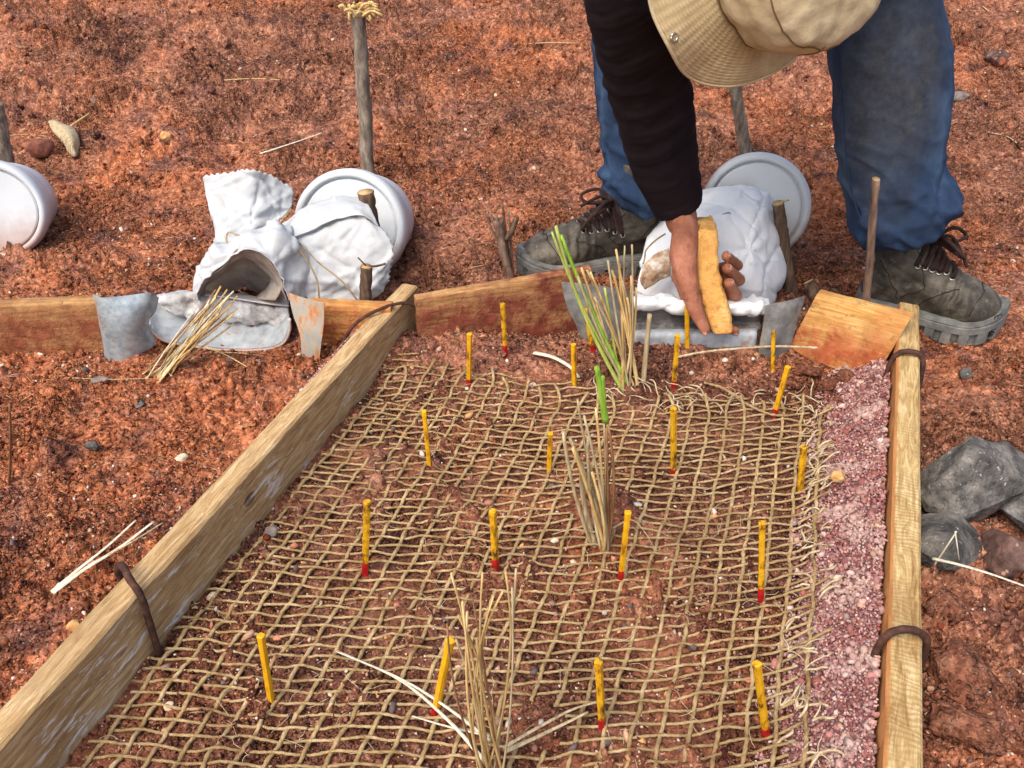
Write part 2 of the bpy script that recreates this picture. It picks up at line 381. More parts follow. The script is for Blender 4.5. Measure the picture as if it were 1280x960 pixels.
# small pale gravel and grit lying about
N = 13000
py = RNG.uniform(0, 990, N); px_ = RNG.uniform(-40, 1320, N)
aa = PITCH-np.arctan((480-py)/FPX); D = np.minimum(.9/np.tan(np.maximum(aa, R(9))), 4.6)*RNG.uniform(.97, 1.03, N)
gx = (px_-640)/FPX*(D*.83+.49); gy = D
keep = (fbm(xy3(gx, gy, 3.2), 2, 191) > -.12) & ((gy < 1.6) | (RNG.random(N) < .8)); gx, gy = gx[keep], gy[keep]
sz = (RNG.pareto(2.8, len(gx))*.0014+.0014)*(.6+.4*gy); sz = np.minimum(sz, .0075)
tn = pick([(206, 182, 156), (190, 150, 120), (216, 204, 190), (150, 118, 104), (176, 124, 100), (96, 86, 84), (196, 146, 96), (186, 126, 96), (170, 108, 84)], len(gx), RNG)
grains('scattered_grit', np.stack([gx, gy, G(gx, gy)+micro(gx, gy)+sz*.35], 1), sz, GRAV, tn, seed=5, flat=(.45, .8))
# dry fibres and straw bits
nt = NT('straw_bits', .9, .2); nt.col(nt.mix(nt.noise(60, 3), lin(196, 156, 112), lin(140, 92, 62))); STRAWBIT = nt.m
N = 2600
py = RNG.uniform(0, 990, N); px_ = RNG.uniform(-40, 1320, N)
aa = PITCH-np.arctan((480-py)/FPX); D = np.minimum(.9/np.tan(np.maximum(aa, R(9))), 4.6)*RNG.uniform(.97, 1.03, N)
gx = (px_-640)/FPX*(D*.83+.49); gy = D
cl = fbm(xy3(gx, gy, 2.2), 2, 91) > -.05; cl &= (inplot(gx, gy) < .5); gx, gy = gx[cl], gy[cl]; n = len(gx)
L = RNG.gamma(2., .0045, n)*(.5+.45*gy); th = RNG.uniform(0, math.pi, n); wd = .0006*(.6+.6*gy)
gz = G(gx, gy)+micro(gx, gy)+.0035
dx, dy = np.cos(th)*L, np.sin(th)*L*.9; tz = RNG.normal(0, .25, n)*L
Vv = np.stack([np.stack([gx-dx, gy-dy, gz-tz], 1), np.stack([gx+dx, gy+dy, gz+tz], 1), np.stack([gx, gy, gz+wd*1.6], 1), np.stack([gx-np.sin(th)*wd, gy+np.cos(th)*wd, gz], 1), np.stack([gx+np.sin(th)*wd, gy-np.cos(th)*wd, gz], 1)], 1)
b0 = np.arange(n)[:, None]*5
Ff = np.concatenate([b0+np.array([[0, 4, 2]]), b0+np.array([[4, 1, 2]]), b0+np.array([[1, 3, 2]]), b0+np.array([[3, 0, 2]])])
tag(link('dry_fibres', mesh_from('dry_fibres', Vv.reshape(-1, 3), Ff, STRAWBIT, False)), kind='stuff')

# mauve gravel bank against the right plank: a sloping bed plus loose grains
def bank_pt(s, t):                       # s along the plank 0..1, t 0 at the plank .. 1 at the toe
    w_ = .088+.015*vnoise(np.stack([s*7, s*0, s*0], 1), 71)+.012*vnoise(np.stack([s*23, s*0, s*0], 1), 72)
    w_ = w_*np.where(s > .84, np.sqrt(np.clip(1-((s-.84)/.16)**2, 0, 1))*.9+.1, 1)
    hgt = .068*np.where(s > .86, 1-.75*((s-.86)/.14)**2, 1)
    L_ = -.12+s*1.02
    X = RA[0]+RD[0]*L_-RD[1]*w_*t-.004; Y = RA[1]+RD[1]*L_+RD[0]*w_*t
    return X, Y, G(X, Y)+hgt*(1-t)**1.25-.004*(t > .97)
s, t = np.meshgrid(np.linspace(0, 1, 130), np.linspace(0, 1, 22), indexing='ij'); s, t = s.ravel(), t.ravel()
X, Y, Z = bank_pt(s, t); Z = Z+.004*fbm(xy3(X, Y, 60.), 3, 5)+.015*fbm(xy3(X, Y, 24.), 3, 6)
ii = (np.arange(129)[:, None]*22+np.arange(21)[None]).ravel(); F = np.stack([ii, ii+22, ii+23, ii+1], 1)
nt = NT('mauve_grit', .95, .2); nt.col(nt.ramp(nt.noise(260, 3, .7), [(.3, lin(84, 50, 52)), (.5, lin(136, 92, 92)), (.7, lin(176, 140, 138))])); nt.bump(nt.vor(300), .003); MGRIT = nt.m
gb = tag(link('gravel_bank', mesh_from('gravel_bank', np.stack([X, Y, Z], 1), F, MGRIT)), kind='stuff')
n = 15000; s = RNG.random(n); t = RNG.random(n)**1.05*1.08
X, Y, Z = bank_pt(s, np.minimum(t, 1.)); X = X-np.maximum(t-1, 0)*.25; Z = np.where(t > 1, G(X, Y)+.002, Z+.015*fbm(xy3(X, Y, 24.), 3, 6))
sz = np.minimum(RNG.pareto(3.2, n)*.0011+.0017, .0062)
mcol = [(150, 96, 92), (160, 108, 102), (134, 84, 82), (188, 148, 140), (170, 122, 116), (150, 100, 96), (192, 160, 152), (172, 136, 132), (124, 80, 78), (150, 90, 78), (190, 152, 130), (168, 122, 120), (200, 180, 172)]
crust = (sstep(.05, .4, fbm(xy3(X, Y, 16.), 3, 207))*.55)[:, None]        # pale dried crust in patches
tn = pick(mcol, n, RNG, .2); tn = tn*(1-crust)+np.array(lin(206, 180, 168)[:3])*crust
grains('gravel_grains', np.stack([X, Y, Z+sz*.4+.002], 1), sz*(1+.5*crust[:, 0]), GRAV, tn, gb, seed=9)
# thinner band of the same gravel outside the left plank
n = 5200; s = RNG.random(n)**.8; q = np.abs(RNG.normal(0, .018, n))+.0
L_ = .25+s*.68; X = LA[0]+LD[0]*L_-LD[1]*(.045+q); Y = LA[1]+LD[1]*L_+LD[0]*(.045+q)
sz = np.minimum(RNG.pareto(3.2, n)*.001+.0016, .005)
Z = G(X, Y)+np.maximum(.055-q*1.2, 0.004)*sstep(.0, .5, s)+RNG.uniform(-.006, .002, n)
grains('gravel_strip', np.stack([X, Y, Z], 1), sz, GRAV, pick(mcol, n, RNG, .13), seed=11)
# ------------------------------------------------------------------ timber and sheet metal
def wood_mat(name, top, dark, pale, streak=0., paint=None, grain=1., rings=False, knot=None):
    nt = NT(name, .85, .2)
    v = nt.vec((2.6, 22*grain, 22*grain)); g = nt.noise(6, 6, .66, v, 1.1); g2 = nt.noise(30, 5, .7, nt.vec((3., 40, 40)))
    c = nt.ramp(g, [(.3, dark), (.5, top), (.68, pale)])
    c = nt.mix(nt.math('MULTIPLY', nt.ramp(g2, [(.45, 0.), (.65, 1.)]), .35), c, dark)
    blot = nt.noise(7, 4, .6); c = nt.mix(nt.math('MULTIPLY', nt.ramp(blot, [(.5, 0.), (.72, 1.)]), .5), c, dark)
    if rings:
        wv = nt.wave(46, nt.vec((1, .55, .5)), 11., 1.1, 'X'); c = nt.mix(nt.math('MULTIPLY', nt.math('MULTIPLY', nt.ramp(wv, [(.4, 0.), (.8, 1.)]), nt.ramp(nt.noise(5, 2), [(.45, 0.), (.6, 1.)])), .4), c, dark); nt.bump(wv, .0004, .5)
        sp = nt.sep(nt.co); inner = nt.ramp(nt.math('MULTIPLY', nt.math('ADD', nt.math('MULTIPLY', sp[1], -1.), nt.math('MULTIPLY', nt.noise(30, 3), .006)), 100.), [(.55, .8), (.8, 0.)]); inner = nt.math('MULTIPLY', inner, nt.math('GREATER_THAN', sp[1], -.02)); c = nt.mix(inner, c, lin(188, 122, 70))
    if knot:
        sp = nt.sep(nt.co); ax = nt.math('SUBTRACT', sp[0], knot[0]); az = nt.math('MULTIPLY', nt.math('SUBTRACT', sp[2], knot[1]), 1.5); kd = nt.math('SQRT', nt.math('ADD', nt.math('MULTIPLY', ax, ax), nt.math('MULTIPLY', az, az)))
        kd = nt.math('ADD', kd, nt.math('MULTIPLY', nt.math('SUBTRACT', nt.noise(40, 3), .5), .012)); kr = nt.math('SINE', nt.math('MULTIPLY', kd, 620.))
        fall = nt.ramp(nt.math('MULTIPLY', kd, 20.), [(.0, 1.), (.9, 0.)]); c = nt.mix(nt.math('MULTIPLY', fall, nt.math('ADD', .45, nt.math('MULTIPLY', kr, .3))), c, dark); c = nt.mix(nt.ramp(nt.math('MULTIPLY', kd, 26.), [(.25, .85), (.42, 0.)]), c, lin(84, 54, 32))
    if paint:
        s = nt.noise(15, 8, .74, nt.vec((.8, 4.2, 4.2), (0, R(14), 0)), .5); big = nt.noise(4.6, 2, .5); sp = nt.sep(nt.co); dn = nt.new('ShaderNodeMapRange'); nt.set(dn.inputs[0], sp[2]); dn.inputs[1].default_value = .10; dn.inputs[2].default_value = .085; dn.inputs[3].default_value = 0; dn.inputs[4].default_value = 1
        m = nt.math('MULTIPLY', nt.math('MULTIPLY', nt.ramp(s, [(.55, 0.), (.62, 1.)]), nt.ramp(big, [(.42, 0.), (.54, 1.)])), dn.outputs[0]); c = nt.mix(m, c, paint)
    nt.col(c); nt.bump(g, .0022, .8); nt.bump(g2, .001, .6); return nt.m
PINE = wood_mat('weathered_pine', lin(190, 158, 112), lin(140, 106, 68), lin(218, 194, 152), paint=lin(226, 224, 220), knot=(.61, .06))
PINE2 = wood_mat('sawn_pine', lin(192, 164, 112), lin(132, 98, 56), lin(222, 200, 152), grain=.8, rings=True)
def plank(name, p0, p1, ztop0, ztop1, zbot, th, mat, sgn, label, cat, group=None, nx=90):
    """plank whose inner face foot runs p0->p1 (xy); sgn=+1 puts its thickness to the right of that line"""
    p0 = np.array(p0); p1 = np.array(p1); d = p1-p0; L = np.linalg.norm(d); d /= L
    t = np.linspace(0, 1, nx); b = .0035
    prof = lambda h: np.array([[0, zbot], [th*.5, zbot], [th, zbot], [th, zbot+h*.33], [th, zbot+h*.66], [th, zbot+h-b], [th-b, zbot+h], [th*.66, zbot+h], [th*.33, zbot+h], [b, zbot+h], [0, zbot+h-b], [0, zbot+h*.66], [0, zbot+h*.33]])
    rings = []
    for q in t:
        pr = prof((ztop0+(ztop1-ztop0)*q)-zbot); rings.append(np.stack([np.full(len(pr), q*L), -sgn*pr[:, 0], pr[:, 1]], 1))
    r = np.array(rings); sh = r.shape; nn = fbm(r.reshape(-1, 3)*np.array([7, 60, 60]), 3, 13).reshape(sh[:2])
    r[..., 1] += nn*.0012; r[..., 2] += nn*.0014
    ez = (q0 := fbm(np.stack([t*L*22, t*0+sgn, t*0], 1), 3, 15)); r[:, 5:11, 2] += (ez*.0012)[:, None]
    V, F = loft(r); o = link(name, mesh_from(name, V, F, mat, True), None, (p0[0], p0[1], 0)); o.rotation_euler = (0, 0, math.atan2(d[1], d[0]))
    try: o.data.set_sharp_from_angle(angle=R(40))
    except Exception: pass
    return tag(o, label, cat, group)
lp0 = LA-LD*.22; lp1 = LA+LD*.992
plank('timber_plank', lp0, lp1, .105, .096, -.03, .036, PINE, -1, 'long weathered pine plank with white streaks edging the left side of the net', 'plank', 'planks framing the plot')
rp0 = RA-RD*.25; rp1 = RA+RD*1.0
plank('timber_plank', rp0, rp1, .1, .1, -.03, .036, PINE2, 1, 'pale sawn pine plank along the mauve gravel bank, right edge of the plot', 'plank', 'planks framing the plot')

def staple(pts, r, label):
    P = spline(np.array(pts), 40); V, F = tube(P, r*(1+.06*np.sin(np.arange(40)*1.7)), 8)
    mb = MB().add(V, F); o = mb.put('iron_staple', RUST); tag(o, label, 'staple', 'iron bars hooked over the planks'); return o
nt = NT('rusty_iron', .8, .35); nt.b.inputs['Metallic'].default_value = .25
nt.col(nt.ramp(nt.noise(90, 4, .65), [(.3, lin(48, 32, 28)), (.55, lin(84, 56, 46)), (.75, lin(112, 76, 60))])); nt.bump(nt.noise(420, 3, .7), .0012); RUST = nt.m
def lside(L_, off, z): p = LA+LD*L_; nrm = np.array([-LD[1], LD[0]]); q = p+nrm*off; return (q[0], q[1], z)
def rside(L_, off, z): p = RA+RD*L_; nrm = np.array([RD[1], -RD[0]]); q = p+nrm*off; return (q[0], q[1], z)
staple([lside(.19, .052, .0), lside(.19, .05, .07), lside(.185, .046, .105), lside(.18, .03, .123), lside(.165, .008, .122), lside(.16, -.006, .105), lside(.158, -.008, .07), lside(.157, -.008, .02), lside(.157, -.008, -.01)], .0046, 'rusty iron hook over the left plank near the photo foot')
staple([rside(.165, -.008, .04), rside(.165, -.007, .085), rside(.168, .0, .108), rside(.175, .016, .114), rside(.18, .034, .108), rside(.183, .043, .088), rside(.184, .045, .03), rside(.184, .046, -.01)], .0045, 'rusty iron hook over the right plank beside dark rubble')
staple([rside(.80, -.008, .04), rside(.80, -.007, .085), rside(.80, .002, .106), rside(.805, .018, .110), rside(.805, .036, .106), rside(.80, .043, .086), rside(.79, .046, .03), rside(.78, .05, -.01)], .0045, 'rusty iron hook over the far end of the right plank near the boot')
staple([lside(.79, .07, .02), lside(.80, .062, .07), lside(.83, .045, .098), lside(.88, .01, .108), lside(.91, -.02, .102), lside(.92, -.03, .07), lside(.92, -.032, .02)], .003, 'rusty iron hook over the far corner of the left plank')

# end boards and plates of the collecting gutter
def slab(name, bl, br, hl, hr, th, mat, leanback=.0, jit=.002, nu=36, nv=12, label=None, cat=None, group=None, sink=.03, tilt=(0, 0), topwave=0., seed=0):
    """upright board: bl, br foot points (world), heights hl, hr; thickness goes away from the camera"""
    bl = np.array(bl, float); br = np.array(br, float); d = br-bl; L = np.linalg.norm(d[:2]); ex = d/np.linalg.norm(d); ny = np.array([-ex[1], ex[0], 0]); ny /= np.linalg.norm(ny)
    t = np.linspace(0, 1, nu)
    rings = []
    for q in t:
        h = hl+(hr-hl)*q; f = np.concatenate([np.linspace(-sink, h-.003, nv)])
        front = np.stack([np.full(nv, q*L), leanback*f, f], 1)
        back = front[::-1]+np.array([0, th, 0]); 
        top = np.array([[q*L, leanback*h+.003, h], [q*L, leanback*h+th-.003, h]])
        rings.append(np.concatenate([front, top, back]))
    r = np.array(rings); r[:, :, 0] += tilt[0]*r[:, :, 2]*(1-r[:, :, 0]/L)+tilt[1]*r[:, :, 2]*(r[:, :, 0]/L)
    if topwave:
        tw = topwave*fbm(np.stack([t*5, t*0, t*0+seed], 1), 3, seed); r[:, :, 2] += tw[:, None]*np.clip(r[:, :, 2]/max(hl, hr), 0, 1)
        r[:, :, 1] += (topwave*1.3*fbm(np.stack([t*4, t*0+3, t*0+seed], 1), 2, seed+3))[:, None]*np.clip(r[:, :, 2]/max(hl, hr), 0, 1)
    sh = r.shape; nn = fbm(r.reshape(-1, 3)*30, 3, seed+5).reshape(sh[:2]); r[..., 1] += nn*jit
    V, F = loft(r); dz = bl[2]
    o = link(name, mesh_from(name, V, F, mat, True), None, (bl[0], bl[1], dz)); o.rotation_euler = (0, 0, math.atan2(ex[1], ex[0]))
    try: o.data.set_sharp_from_angle(angle=R(45))
    except Exception: pass
    return tag(o, label, cat, group)
def muddy_wood(name, woodc, mudc, lo, hi, left=None, seed=0.):
    """board caked with dried mud below an uneven tide line (z in object space)"""
    nt = NT(name, .9, .15); sp = nt.sep(nt.co)
    g = nt.noise(6, 5, .6, nt.vec((2, 30, 30)), .6); wood = nt.ramp(g, [(.3, woodc[0]), (.5, woodc[1]), (.7, woodc[2])])
    mud = nt.ramp(nt.noise(45, 5, .65), [(.3, mudc[0]), (.55, mudc[1]), (.75, mudc[2])])
    n1 = nt.noise(19, 7, .72); h = nt.math('ADD', sp[2], nt.math('MULTIPLY', nt.math('SUBTRACT', n1, .5), .09))
    n = nt.new('ShaderNodeMapRange'); nt.set(n.inputs[0], h); n.inputs[1].default_value = lo; n.inputs[2].default_value = hi; n.inputs[3].default_value = 1; n.inputs[4].default_value = 0
    m = n.outputs[0]
    if left:
        n = nt.new('ShaderNodeMapRange'); nt.set(n.inputs[0], nt.math('ADD', sp[0], nt.math('MULTIPLY', nt.math('SUBTRACT', n1, .5), .02))); n.inputs[1].default_value = left[0]; n.inputs[2].default_value = left[1]; n.inputs[3].default_value = 0; n.inputs[4].default_value = 1
        m = nt.math('MAXIMUM', m, n.outputs[0])
    spots = nt.ramp(nt.noise(70, 3, .6), [(.62, 0.), (.7, .7)]); m = nt.math('MAXIMUM', m, nt.math('MULTIPLY', spots, .7))
    blot = nt.ramp(nt.noise(13, 6, .72, nt.vec((1, 1, .6))), [(.44, 0.), (.62, .75)]); wood = nt.mix(blot, wood, nt.mix(.5, mud, wood)); wood = nt.mix(nt.ramp(nt.noise(38, 5, .7), [(.58, 0.), (.7, .6)]), wood, lin(104, 70, 46))
    crack = nt.vor(17, nt.vec((1, 1, 1.3)), 'Distance'); m2 = nt.math('MULTIPLY', m, nt.ramp(nt.noise(24, 5, .7), [(.38, .35), (.55, 1.)])); m = m2
    nt.col(nt.mix(m, wood, mud)); nt.bump(g, .0012, .5); nt.bump(m, .003, .8); nt.bump(nt.noise(140, 4, .7), .002, .7); return nt.m
MUD = (lin(104, 48, 34), lin(140, 72, 50), lin(166, 92, 66))
ORM = (lin(128, 64, 38), lin(168, 92, 58), lin(186, 118, 82))
W1 = (lin(142, 98, 60), lin(178, 136, 88), lin(198, 162, 112))
W2 = (lin(176, 124, 66), lin(204, 158, 92), lin(220, 184, 124))
GRP = 'boards closing the lower end'
def foot(px, py): p = onG(px, py); return p
B1 = slab('end_board', foot(-70, 447), foot(141, 441), .102, .102, .028, muddy_wood('muddy_wood', W1, (lin(104, 58, 42), lin(140, 82, 58), lin(164, 104, 78)), .06, .105, (.30, .33)), label='brown stained board left of the galvanised plate, cut by the photo edge', cat='board', group=GRP, seed=1)
B2 = slab('end_board', foot(392, 437), foot(492, 430), .098, .094, .026, muddy_wood('rust_wood', W2, ORM, .06, .12), label='orange mud stained board outside the left plank, below the tied white bag', cat='board', group=GRP, seed=2)
B3 = slab('end_board', foot(522, 426)+np.array([0, .01, 0]), foot(735, 414), .082, .106, .022, muddy_wood('red_mud_wood', W1, (lin(96, 46, 38), lin(130, 70, 54), lin(150, 88, 70)), .055, .085, (.20, .235)), label='board with dried red mud at the head of the net, left of the grass tuft', cat='board', group=GRP, seed=3)
p = foot(985, 436); q = foot(1094, 478)
B4 = slab('end_board', p, q, .105, .105, .03, muddy_wood('yellow_wood', W2, ORM, .035, .075, None), leanback=.28, label='yellow wood board with cracked mud beside the right plank, leaning back', cat='board', group=GRP, seed=4, tilt=(.22, .22))
B5 = slab('board_stub', foot(1097, 474)+np.array([.006, .012, .0]), foot(1118, 452), .085, .085, .02, muddy_wood('mud_cake', MUD, MUD, .2, .3), leanback=.3, label='short mud caked board stub wedged against the right plank', cat='board', seed=6, nu=10, tilt=(.2, .15))
nt = NT('galvanised', .5, .5); nt.b.inputs['Metallic'].default_value = .35
gn = nt.noise(70, 5, .65); c = nt.ramp(gn, [(.3, lin(128, 140, 146)), (.5, lin(160, 172, 178)), (.7, lin(188, 196, 198))])
c = nt.mix(nt.ramp(nt.noise(34, 4, .65), [(.56, 0.), (.66, .8)]), c, lin(150, 126, 96)); nt.col(c); nt.bump(nt.noise(22, 2), .004, .5); nt.bump(gn, .0006, .5); GALV = nt.m
nt = NT('stained_sheet', .7, .35)
c = nt.ramp(nt.noise(26, 5, .65, nt.vec((2.2, 2.2, .9))), [(.36, lin(158, 160, 154)), (.5, lin(174, 164, 148)), (.6, lin(192, 132, 84)), (.75, lin(164, 98, 58))]); nt.col(c); nt.bump(nt.noise(80, 4), .0015, .6); STAIN = nt.m
nt = NT('grey_felt', .9, .2); c = nt.ramp(nt.noise(30, 6, .7), [(.3, lin(84, 84, 84)), (.5, lin(116, 116, 114)), (.62, lin(138, 136, 130)), (.8, lin(150, 120, 98))]); nt.col(c); nt.bump(nt.noise(60, 5, .7), .004, .7); FELT = nt.m
def metal_sheet(name, K, th, mat, label, cat, group=None, wr=.0025, seed=0, n=26):
    g = patch(np.array(K), n, n); g = wrinkle(g, wr, 16, seed); V, F = sheet(g, th); o = MB().add(V, F).put(name, mat)
    try: o.data.set_sharp_from_angle(angle=R(60))
    except Exception: pass
    return tag(o, label, cat, group)
def AY(px, py, base, dy=0.): return atY(px, py, base[1]+dy)
f1 = foot(133, 446); f2 = foot(190, 428)
metal_sheet('metal_plate', [[AY(116, 368, f1, .02), AY(128, 372, f1, -.002), AY(160, 369, f1, .015), AY(188, 366, f1, .03), AY(198, 372, f1, .05)],
                            [AY(121, 384, f1, .01), AY(128, 384, f1, -.004), AY(158, 384, f1, .0), AY(184, 384, f1, .02), AY(194, 389, f1, .045)],
                            [AY(126, 410, f1, .005), AY(131, 410, f1, -.006), AY(156, 408, f1, -.01), AY(178, 406, f1, .01), AY(186, 404, f1, .04)],
                            [AY(132, 454, f1, .0), AY(137, 456, f1, -.006), AY(158, 450, f1, -.01), AY(182, 438, f1, .01), AY(195, 430, f1, .03)]], .0022, GALV, 'bent galvanised steel plate between brown board and gutter', 'metal plate', 'plates joining boards and gutters', seed=2)
f1 = foot(386, 447)
metal_sheet('metal_plate', [[AY(360, 366, f1, .02), AY(372, 370, f1, .01), AY(406, 379, f1, -.004)], [AY(367, 394, f1, .01), AY(380, 398, f1, .0), AY(405, 404, f1, -.006)], [AY(376, 420, f1, .0), AY(386, 424, f1, -.006), AY(402, 428, f1, -.01)], [AY(377, 450, f1, .0), AY(386, 452, f1, -.006), AY(398, 458, f1, -.01)]], .002, STAIN, 'rust stained sheet at the right end of the left gutter', 'metal plate', 'plates joining boards and gutters', seed=3)
f1 = foot(735, 424)
metal_sheet('metal_plate', [[AY(702, 353, f1, .01), AY(722, 354, f1, .0), AY(768, 360, f1, .0), AY(794, 366, f1, .02)], [AY(708, 380, f1, .005), AY(726, 382, f1, -.006), AY(764, 388, f1, -.006), AY(792, 392, f1, .015)], [AY(722, 410, f1, .0), AY(732, 412, f1, -.01), AY(766, 414, f1, -.01), AY(794, 414, f1, .01)], [AY(730, 440, f1, 0), AY(738, 440, f1, -.01), AY(768, 440, f1, -.01), AY(796, 438, f1, .01)]], .002, FELT, 'dull grey sheet behind the tall cut grass tuft', 'metal plate', 'plates joining boards and gutters', seed=4)
f1 = foot(960, 446)
metal_sheet('metal_plate', [[AY(956, 382, f1, .03), AY(970, 379, f1, .02), AY(992, 374, f1, .03), AY(1006, 370, f1, .045)], [AY(956, 396, f1, .02), AY(970, 394, f1, .008), AY(988, 392, f1, .016), AY(1000, 390, f1, .035)], [AY(952, 420, f1, .01), AY(964, 420, f1, .0), AY(978, 420, f1, .008), AY(992, 416, f1, .02)], [AY(946, 452, f1, 0.), AY(958, 454, f1, -.004), AY(972, 454, f1, .0), AY(982, 452, f1, .01)]], .003, FELT, 'dark grey flexible sheet folded between right gutter and yellow board', 'metal plate', 'plates joining boards and gutters', seed=5)
# ------------------------------------------------------------------ jute net
nt = NT('jute', .95, .15)
c = nt.ramp(nt.noise(60, 4, .65), [(.3, lin(132, 106, 70)), (.5, lin(174, 147, 104)), (.7, lin(202, 178, 138))])
c = nt.mix(nt.ramp(nt.noise(7, 3, .6), [(.45, 0.), (.75, .55)]), c, lin(116, 88, 60))
nt.col(c); nt.bump(nt.noise(900, 2, .7), .0008); nt.bump(nt.wave(260, nt.vec((1, 1, 1), (.4, .5, .6)), 4), .0005, .6); JUTE = nt.m
nt = NT('pale_jute', .95, .15); nt.col(nt.ramp(nt.noise(80, 4, .65), [(.3, lin(160, 134, 98)), (.7, lin(216, 200, 170))])); nt.bump(nt.noise(900, 2, .7), .0006); PJUTE = nt.m
net = thing('jute_net', 'open weave jute rope net pegged over red soil between the two planks', 'net', (0.05, .95, 0))
NW = 25; PITW = .0330; PITV = .0158
def netY(u): return 1.325-.12*(u/.8)+.018*math.sin(u*11)
def nodexy(u, yl):                        # u metres across from the left plank foot, yl = distance from camera along +Y
    u = np.asarray(u, float); yl = np.asarray(yl, float)
    x = LA[0]+LD[0]/LD[1]*(yl-LA[1])+u
    y = yl+.045*((u-.42)/.42)**2*np.where(u > .42, 1., .25)-.02*u
    dx = .006*vnoise(xy3(x, y, 6.), 111)+.002*vnoise(xy3(x, y, 24.), 112); dy = .007*vnoise(xy3(x, y, 5.), 113)+.0018*vnoise(xy3(x, y, 21.), 114)
    return x+dx, y+dy
def berm(x, y):
    dr = -side(x, y, RA, RD); return np.clip(.068*(1-np.clip(dr/.125, 0, 1))**1.25-.004, 0, 1)
def netz(x, y): return G(x, y)+np.maximum(micro(x, y), 0)*.35+.0045+.004*np.maximum(vnoise(xy3(x, y, 11.), 120), -.3)+berm(x, y)
HOLES = [(.135, .965, .05), (.215, 1.29, .06), (.03, .61, .03)]
def cut(x, y): return np.any([np.hypot(x-a, y-b) < r for a, b, r in HOLES], axis=0)
def runs(mask):
    out = []; s = None
    for i, k in enumerate(mask):
        if k and s is None: s = i
        if not k and s is not None: out.append((s, i)); s = None
    if s is not None: out.append((s, len(mask)))
    return [r for r in out if r[1]-r[0] > 6]
for k in range(NW):
    u = .026+k*PITW*.985; ye = netY(u)+random.uniform(-.012, .012); n = 230
    yl = np.linspace(.40, ye, n); X, Y = nodexy(np.full(n, u), yl); Z = netz(X, Y)
    X = X+.0011*np.sin(math.pi*(yl/PITV*.5+k*.37)); Z = Z+.0016*np.cos(math.pi*(yl/PITV+k))
    # loose far ends lift off the soil
    tail = np.clip((yl-(ye-.03))/.03, 0, 1); lift = random.choice([0, .006, .014, .02]); Z = Z+tail**1.5*lift; X = X+tail**2*random.uniform(-.02, .02)
    mb = MB()
    P = np.stack([X, Y, Z], 1)
    for a, b in runs(~cut(X, Y)):
        V, F = tube(P[a:b], .0026*(1+.2*vnoise(np.stack([yl[a:b]*90, yl[a:b]*0+k, yl[a:b]*0], 1), 131)), 8, ply=2, twist=260); mb.add(V, F)
    mb.put('lengthwise_cord', JUTE, net)
rowy = np.arange(.405, 1.36, PITV)
for k, yl in enumerate(rowy):
    um = .800+random.uniform(-.012, .03)
    um = min(um, max(.06, (1.345-yl)/.125*.8+.02)) if yl > 1.22 else um
    n = int(um/.0042)
    if n < 12: continue
    u = np.linspace(.012+random.uniform(-.006, .010), um, n); X, Y = nodexy(u, np.full(n, yl)+.0028*np.sin(u/PITW*math.pi*2+k)*0)
    Z = netz(X, Y)-.0018*np.cos(math.pi*(k+(u-.026)/(PITW*.985)))+.0012*vnoise(np.stack([u*40, u*0+k, u*0], 1), 141)
    P = np.stack([X, Y, Z], 1); mb = MB()
    P[:, 1] += .0022*vnoise(np.stack([u*30, u*0+k*3.1, u*0], 1), 151)
    for a, b in runs(~cut(X, Y)):
        V, F = tube(P[a:b], .0018*(1+.24*vnoise(np.stack([u[a:b]*90, u[a:b]*0+k, u[a:b]*0], 1), 132)), 7, ply=2, twist=330); mb.add(V, F)
    mb.put('crosswise_cord', JUTE, net)
# frayed cord ends along the right edge and the head of the net
mb = MB()
for k, yl in enumerate(np.arange(.42, 1.2, .012)):
    if random.random() < .35: continue
    u0 = .795+random.uniform(-.02, .02); x0, y0 = nodexy(np.array([u0]), np.array([yl])); x0, y0 = x0[0], y0[0]
    for j in range(random.choice([1, 2, 4])):
        L_ = random.uniform(.012, .038); a = random.uniform(-.5, 1.1); pts = [np.array([x0, y0])]
        for q in range(4): a += random.uniform(-.7, .7); pts.append(pts[-1]+L_/4*np.array([math.cos(a), math.sin(a)]))
        pts = np.array(pts); zz = netz(pts[:, 0], pts[:, 1])+np.array([0, .004, .006, .005, .003])*random.uniform(.3, 1.6)
        V, F = tube(spline(np.column_stack([pts, zz]), 10), np.linspace(.0011, .0004, 10) if j else .0016, 5); mb.add(V, F)
for k in range(60):
    u = random.uniform(.38, .8); yl = netY(u)+random.uniform(-.03, .03); x0, y0 = nodexy(np.array([u]), np.array([yl])); a = random.uniform(0, 6.28); L_ = random.uniform(.015, .05); pts = [np.array([x0[0], y0[0]])]
    for q in range(4): a += random.uniform(-.8, .8); pts.append(pts[-1]+L_/4*np.array([math.cos(a), math.sin(a)]))
    pts = np.array(pts); zz = netz(pts[:, 0], pts[:, 1])+np.array([0, .008, .012, .009, .003])*random.uniform(.1, 1.3)
    V, F = tube(spline(np.column_stack([pts, zz]), 10), random.uniform(.0005, .0014), 5); mb.add(V, F)
for k in range(420):
    u = random.uniform(0, .8); yl = random.uniform(.42, netY(u)); x0, y0 = nodexy(np.array([u]), np.array([yl])); a = random.uniform(0, 6.28); L_ = random.uniform(.008, .035); pts = [np.array([x0[0], y0[0]])]
    for q in range(3): a += random.uniform(-.9, .9); pts.append(pts[-1]+L_/3*np.array([math.cos(a), math.sin(a)]))
    pts = np.array(pts); zz = netz(pts[:, 0], pts[:, 1])+np.array([.001, .004, .006, .007])*random.uniform(.3, 1.5)
    V, F = tube(spline(np.column_stack([pts, zz]), 7), .00032, 4); mb.add(V, F)
tag(mb.put('frayed_ends', PJUTE, net), kind='stuff')
